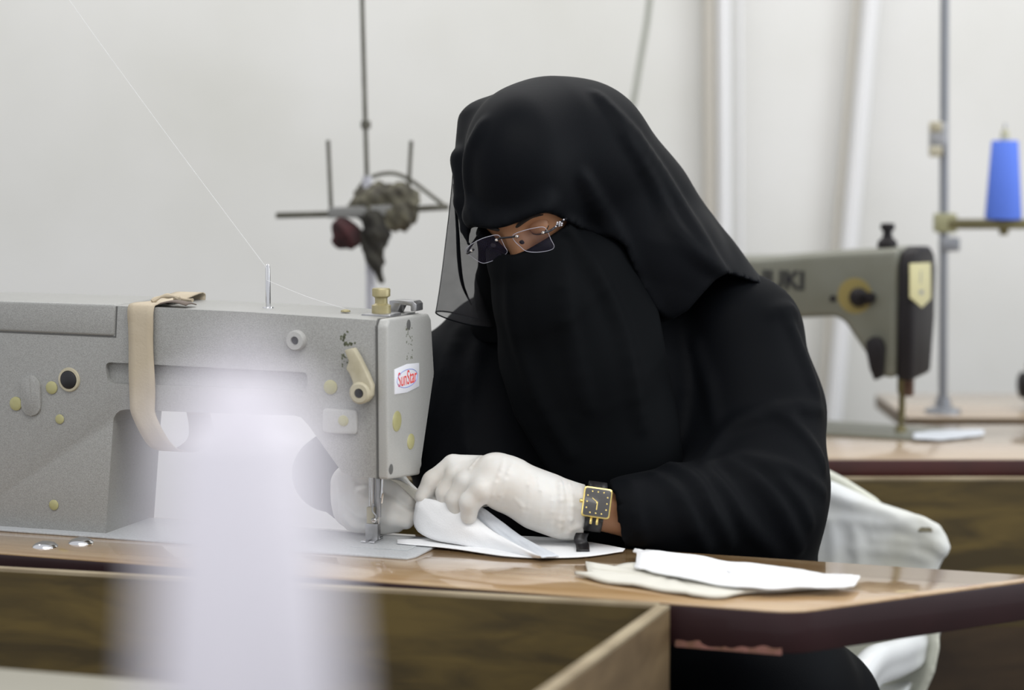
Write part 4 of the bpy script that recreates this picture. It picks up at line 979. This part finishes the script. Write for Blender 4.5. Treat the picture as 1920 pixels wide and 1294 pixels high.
c = LB(1562, 560); lathe('oil_hole', [(.006, 0), (.0055, .003), (.0002, .004)], M_bgblack, bmn, (0, -1, 0), (c[0], -.07, c[1]))
c = LB(1603, 555); V_, F_ = lathe_vf([(.032, 0), (.0315, .0006), (.0002, .0007)], (0, -1, 0), (c[0], -.0698, c[1]), 24); mesh_obj('oil_stain', V_, F_, M_stainy, bmn, False)
prism('presser_lever', [LB(x, y) for x, y in ((1628, 640), (1640, 630), (1655, 634), (1662, 650), (1658, 706), (1645, 712), (1636, 690), (1630, 660))], -.09, -.068, 'y', M_bgblack, bmn, .003)
c = LB(1684, 470, 0); lathe('pressure_knob', [(.018, 0), (.017, .012), (.009, .020), (.008, .030), (.013, .034), (.012, .044), (.0002, .045)], M_bgblack, bmn, loc=(c[0] - .02, 0, zt_ - .004), n=20)
M_nb = mat('oily_brass', (.14, .12, .05), .4, metal=.5)
lathe('needle_bar', [(.006, 0), (.006, .045), (.009, .05), (.009, .11)], M_nb, bmn, loc=(0, 0, .025), n=12)
lathe('presser_foot', [(.012, 0), (.010, .006), (.004, .012), (.004, .03)], M_nb, bmn, loc=(0, -.004, .004), n=12)
box('bar_clamp', (.012, 0, .085), (.016, .016, .035), mat('brown_bakelite', (.10, .05, .03), .5), bmn, .002)
tag(sheet('paper_scrap', [AZ(1712, 812, T + .006), AZ(1760, 807, T + .004), AZ(1845, 806, T + .004)], [AZ(1712, 822, T + .006), AZ(1770, 824, T + .004), AZ(1845, 815, T + .004)], M_cloth3, wr=.0015), 'small white cloth scrap lying beside the needle of the rear machine', 'cloth')
# hand wheel of a third machine at the right edge
p = AY(1928, 722, Y3 + .12); hw_ = thing('sewing_machine', 'dark hand wheel end of a machine cut off by the right picture edge', 'sewing machine', (float(p[0]), float(p[1]), T))
lathe('hand_wheel', [(.008, 0), (.020, .002), (.026, .006), (.026, .014), (.020, .018), (.008, .02)], M_bgblack, hw_, (-1, 0, 0), (float(p[0]) - .0, float(p[1]), float(p[2])), 24, True)
box('motor_housing', (float(p[0]) + .09, float(p[1]), T + (float(p[2]) - T + .05) / 2), (.17, .11, float(p[2]) - T + .05), M_bgpaint, hw_, .012, world=True)

# ------------------------------------------------------------------ right thread stand with blue cone
YS = Y3 + .07
def S(px, py): return AY(px, py, YS)
s1 = thing('thread_stand', 'grey steel thread stand pole with a cross bar at the right edge', 'thread stand', (float(S(1767, 760)[0]), YS, T))
b0 = S(1768, 760); top = S(1762, -160)
tube('pole', [(b0[0], YS, T), (top[0], YS, 2.35)], .0085, M_pole, s1, 14, world=True)
V_, F_ = lathe_vf([(.036, 0), (.034, .006), (.016, .012), (.013, .03)], (0, 0, 1), (b0[0], YS, T), 20); mesh_obj('base', V_, F_, M_pole, s1, 'auto', True)
q = S(1764, 260); box('clamp', (q[0] - .006, YS, q[2]), (.030, .03, .062), M_steel, s1, .004, world=True)
for yy in (238, 284): q = S(1752, yy); box('clamp_bolt', (q[0], YS - .012, q[2]), (.022, .02, .020), M_cream, s1, .003, world=True)
q = S(1772, 418); box('bar_bracket', (q[0], YS, q[2]), (.040, .035, .036), mat('yellow_green_bracket', (.30, .29, .16), .5), s1, .004, world=True)
q = S(1778, 458); box('bracket_screw', (q[0] + .002, YS, q[2]), (.036, .03, .026), M_pole, s1, .004, world=True)
q = S(1775, 420); q2 = S(1990, 420); zbar = float(q[2])
box('cross_bar', ((q[0] + q2[0]) / 2, YS, zbar), (q2[0] - q[0], .040, .018), M_poleol, s1, .003, world=True)
q = S(1882, 437); lathe('bar_nut', [(.01, 0), (.008, .012)], M_poleol, s1, (0, 0, -1), (q[0], YS, zbar - .009), 12, True)
q = S(1881, 408); xc = float(q[0]); zc0 = zbar + .009; px2m = YS / F
tube('spool_pin', [(xc, YS, zc0), (xc, YS, float(S(1881, 232)[2]))], .003, M_steel, s1, 8, world=True)
cn = thing('thread_cone', 'cone of blue thread standing on the bar at the right edge', 'thread cone', (xc, YS, zc0))
zt2 = float(S(1880, 264)[2]) - zc0
lathe('yarn', [(.0085, 0), (.0335, 0), (.0345, .004), (.0250, zt2 - .002), (.0235, zt2), (.006, zt2)], M_bluey, cn, loc=(0, 0, 0.0005), n=28)
lathe('cone_core', [(.0085, zt2 - .002), (.0095, zt2 + .002), (.0070, zt2 + .020), (.004, zt2 + .021)], mat('pale_yellow_paper', (.55, .53, .35), .7), cn, n=16)

# ------------------------------------------------------------------ left thread stand with rags, on the rear table
YL = 3.72
def SL(px, py, dy=0): return AY(px, py, YL + dy)
xl = float(SL(693, 500)[0]); s2 = thing('thread_stand', 'thread stand with a cross tray, pins and hooped wire behind the grey machine', 'thread stand', (xl, YL, T))
tube('pole', [(xl + .003, YL, T), (float(SL(695, 520)[0]), YL, float(SL(695, 520)[2])), (float(SL(688, 330)[0]), YL, float(SL(688, 330)[2]))], .0085, mat('pale_steel', (.52, .52, .56), .35, metal=.3), s2, 12, world=True)
tube('upper_rod', [tuple(SL(688, 335)), tuple(SL(685, 230)), tuple(SL(679, 0)), tuple(SL(675, -160))], .0040, M_poledk, s2, 10, world=True)
q = SL(686, 234); lathe('rod_collar', [(.008, -.007), (.009, 0), (.008, .007)], M_poledk, s2, (0, 0, 1), tuple(q), 12, True)
V_, F_ = lathe_vf([(.04, 0), (.038, .006), (.016, .012), (.013, .03)], (0, 0, 1), (xl, YL, T), 20); mesh_obj('base', V_, F_, M_pole, s2, 'auto', True)
def bar(name, a, b, w, h, m):
    a, b = np.array(a), np.array(b); d = b - a; L_ = np.linalg.norm(d); R = Vector(d).to_track_quat('X', 'Z').to_matrix().to_4x4()
    return box(name, tuple((a + b) / 2), (L_, w, h), m, s2, .0015, R, True)
bar('cross_bar', SL(518, 404), SL(640, 401), .022, .0105, M_poledk)
bar('cross_bar', SL(735, 394), SL(842, 388), .022, .0105, M_poledk)
bar('centre_plate', SL(618, 399), SL(742, 392), .055, .018, mat('worn_grey_plate', (.22, .22, .21), .5))
for a, b in (((615, 263), (621, 395)), ((771, 264), (764, 392))): tube('pin', [tuple(SL(*a)), tuple(SL(*b))], .0036, M_poledk, s2, 8, world=True)
tube('wire_hoop', catmull([tuple(SL(x, y, .01)) for x, y in ((668, 362), (682, 342), (704, 329), (738, 325), (770, 338), (800, 360), (836, 388))], 6), .0036, M_poledk, s2, 8, world=True)
def noisy(P, s, a): return a * (np.sin(P[:, 0] * s + 1.3 * np.sin(P[:, 2] * s * .7)) * np.sin(P[:, 1] * s * 1.1 + 2) * np.sin(P[:, 2] * s * .9 + P[:, 0] * s * .5) + .6 * np.sin(P[:, 0] * s * 2.3 + P[:, 2] * s * 1.9) * np.sin(P[:, 1] * s * 2.1))
lo_ = SL(590, 560, -.1); hi2 = SL(810, 300, .1)
o = sdfobj('rag', lambda P: smin(smin(chain(P, [ball(662, 392, YL, 17), ball(700, 378, YL, 26), ball(748, 372, YL, 26), ball(768, 378, YL, 16)], kk=.02), chain(P, [ball(765, 372, YL, 16), ball(750, 402, YL, 26), ball(712, 415, YL, 22)], kk=.02), .02), ball(0, 0, 1, 1)[1] * 0 + 9, .01) + noisy(P, 95, .006), lo_, hi2, .004, M_rag, None, 0)
tag(o, 'bundled olive rag wrapped over the tray of the stand behind the grey machine', 'rag', 'rags on the thread stand tray')
o = sdfobj('rag', lambda P: chain(P, [ball(640, 425, YL - .02, 18), ball(655, 442, YL - .02, 20), ball(636, 452, YL - .02, 12)], kk=.02) + noisy(P, 110, .004), lo_, hi2, .004, M_ragred, None, 0)
tag(o, 'small dark red rag hanging under the tray of the stand behind the grey machine', 'rag', 'rags on the thread stand tray')
o = sdfobj('rag', lambda P: smin(chain(P, [ball(700, 412, YL - .02, 22), ball(708, 440, YL - .02, 17), ball(704, 480, YL - .02, 11), ball(714, 525, YL - .02, 8)], kk=.02), chain(P, [ball(672, 440, YL - .02, 9), ball(685, 465, YL - .02, 5), ball(700, 490, YL - .02, 5)], kk=.01), .01) + noisy(P, 100, .004), lo_, hi2, .004, M_ragdk, None, 0)
tag(o, 'long dark rag dangling down the pole of the stand behind the grey machine', 'rag', 'rags on the thread stand tray')

# ------------------------------------------------------------------ thread cone close to the lens, on a floor stand
YC = .60
def SC_(px, py): return AY(px, py, YC)
cb_ = SC_(462, 1385); zcb = float(cb_[2]); xcb = float(cb_[0])
fs = thing('thread_stand', 'floor stand just below the frame that carries the blurred white cone', 'thread stand', (xcb, YC, 0))
tube('pole', [(xcb, YC, .0), (xcb, YC, zcb + .005)], .008, M_pole, fs, 12, world=True)
V_, F_ = lathe_vf([(.11, 0), (.108, .01), (.03, .018), (.012, .03)], (0, 0, 1), (xcb, YC, 0), 28); mesh_obj('base', V_, F_, M_pole, fs, 'auto', True)
V_, F_ = lathe_vf([(.008, -.012), (.032, -.004), (.033, 0), (.008, 0)], (0, 0, 1), (xcb, YC, zcb), 28); mesh_obj('tray', V_, F_, M_pole, fs, 'auto', True)
c2 = thing('thread_cone', 'large blurred lavender-white thread cone close to the lens at the lower left', 'thread cone', (xcb, YC, zcb))
hC = float(SC_(462, 770)[2]) - zcb
lathe('yarn', [(.009, .0), (.0285, .0), (.0300, .003), (.0225, hC), (.0200, hC + .003), (.007, hC + .004)], M_cone, c2, n=36)
lathe('cone_core', [(.0085, hC), (.0100, hC + .004), (.0090, hC + .016), (.004, hC + .017)], M_cone, c2, n=20)
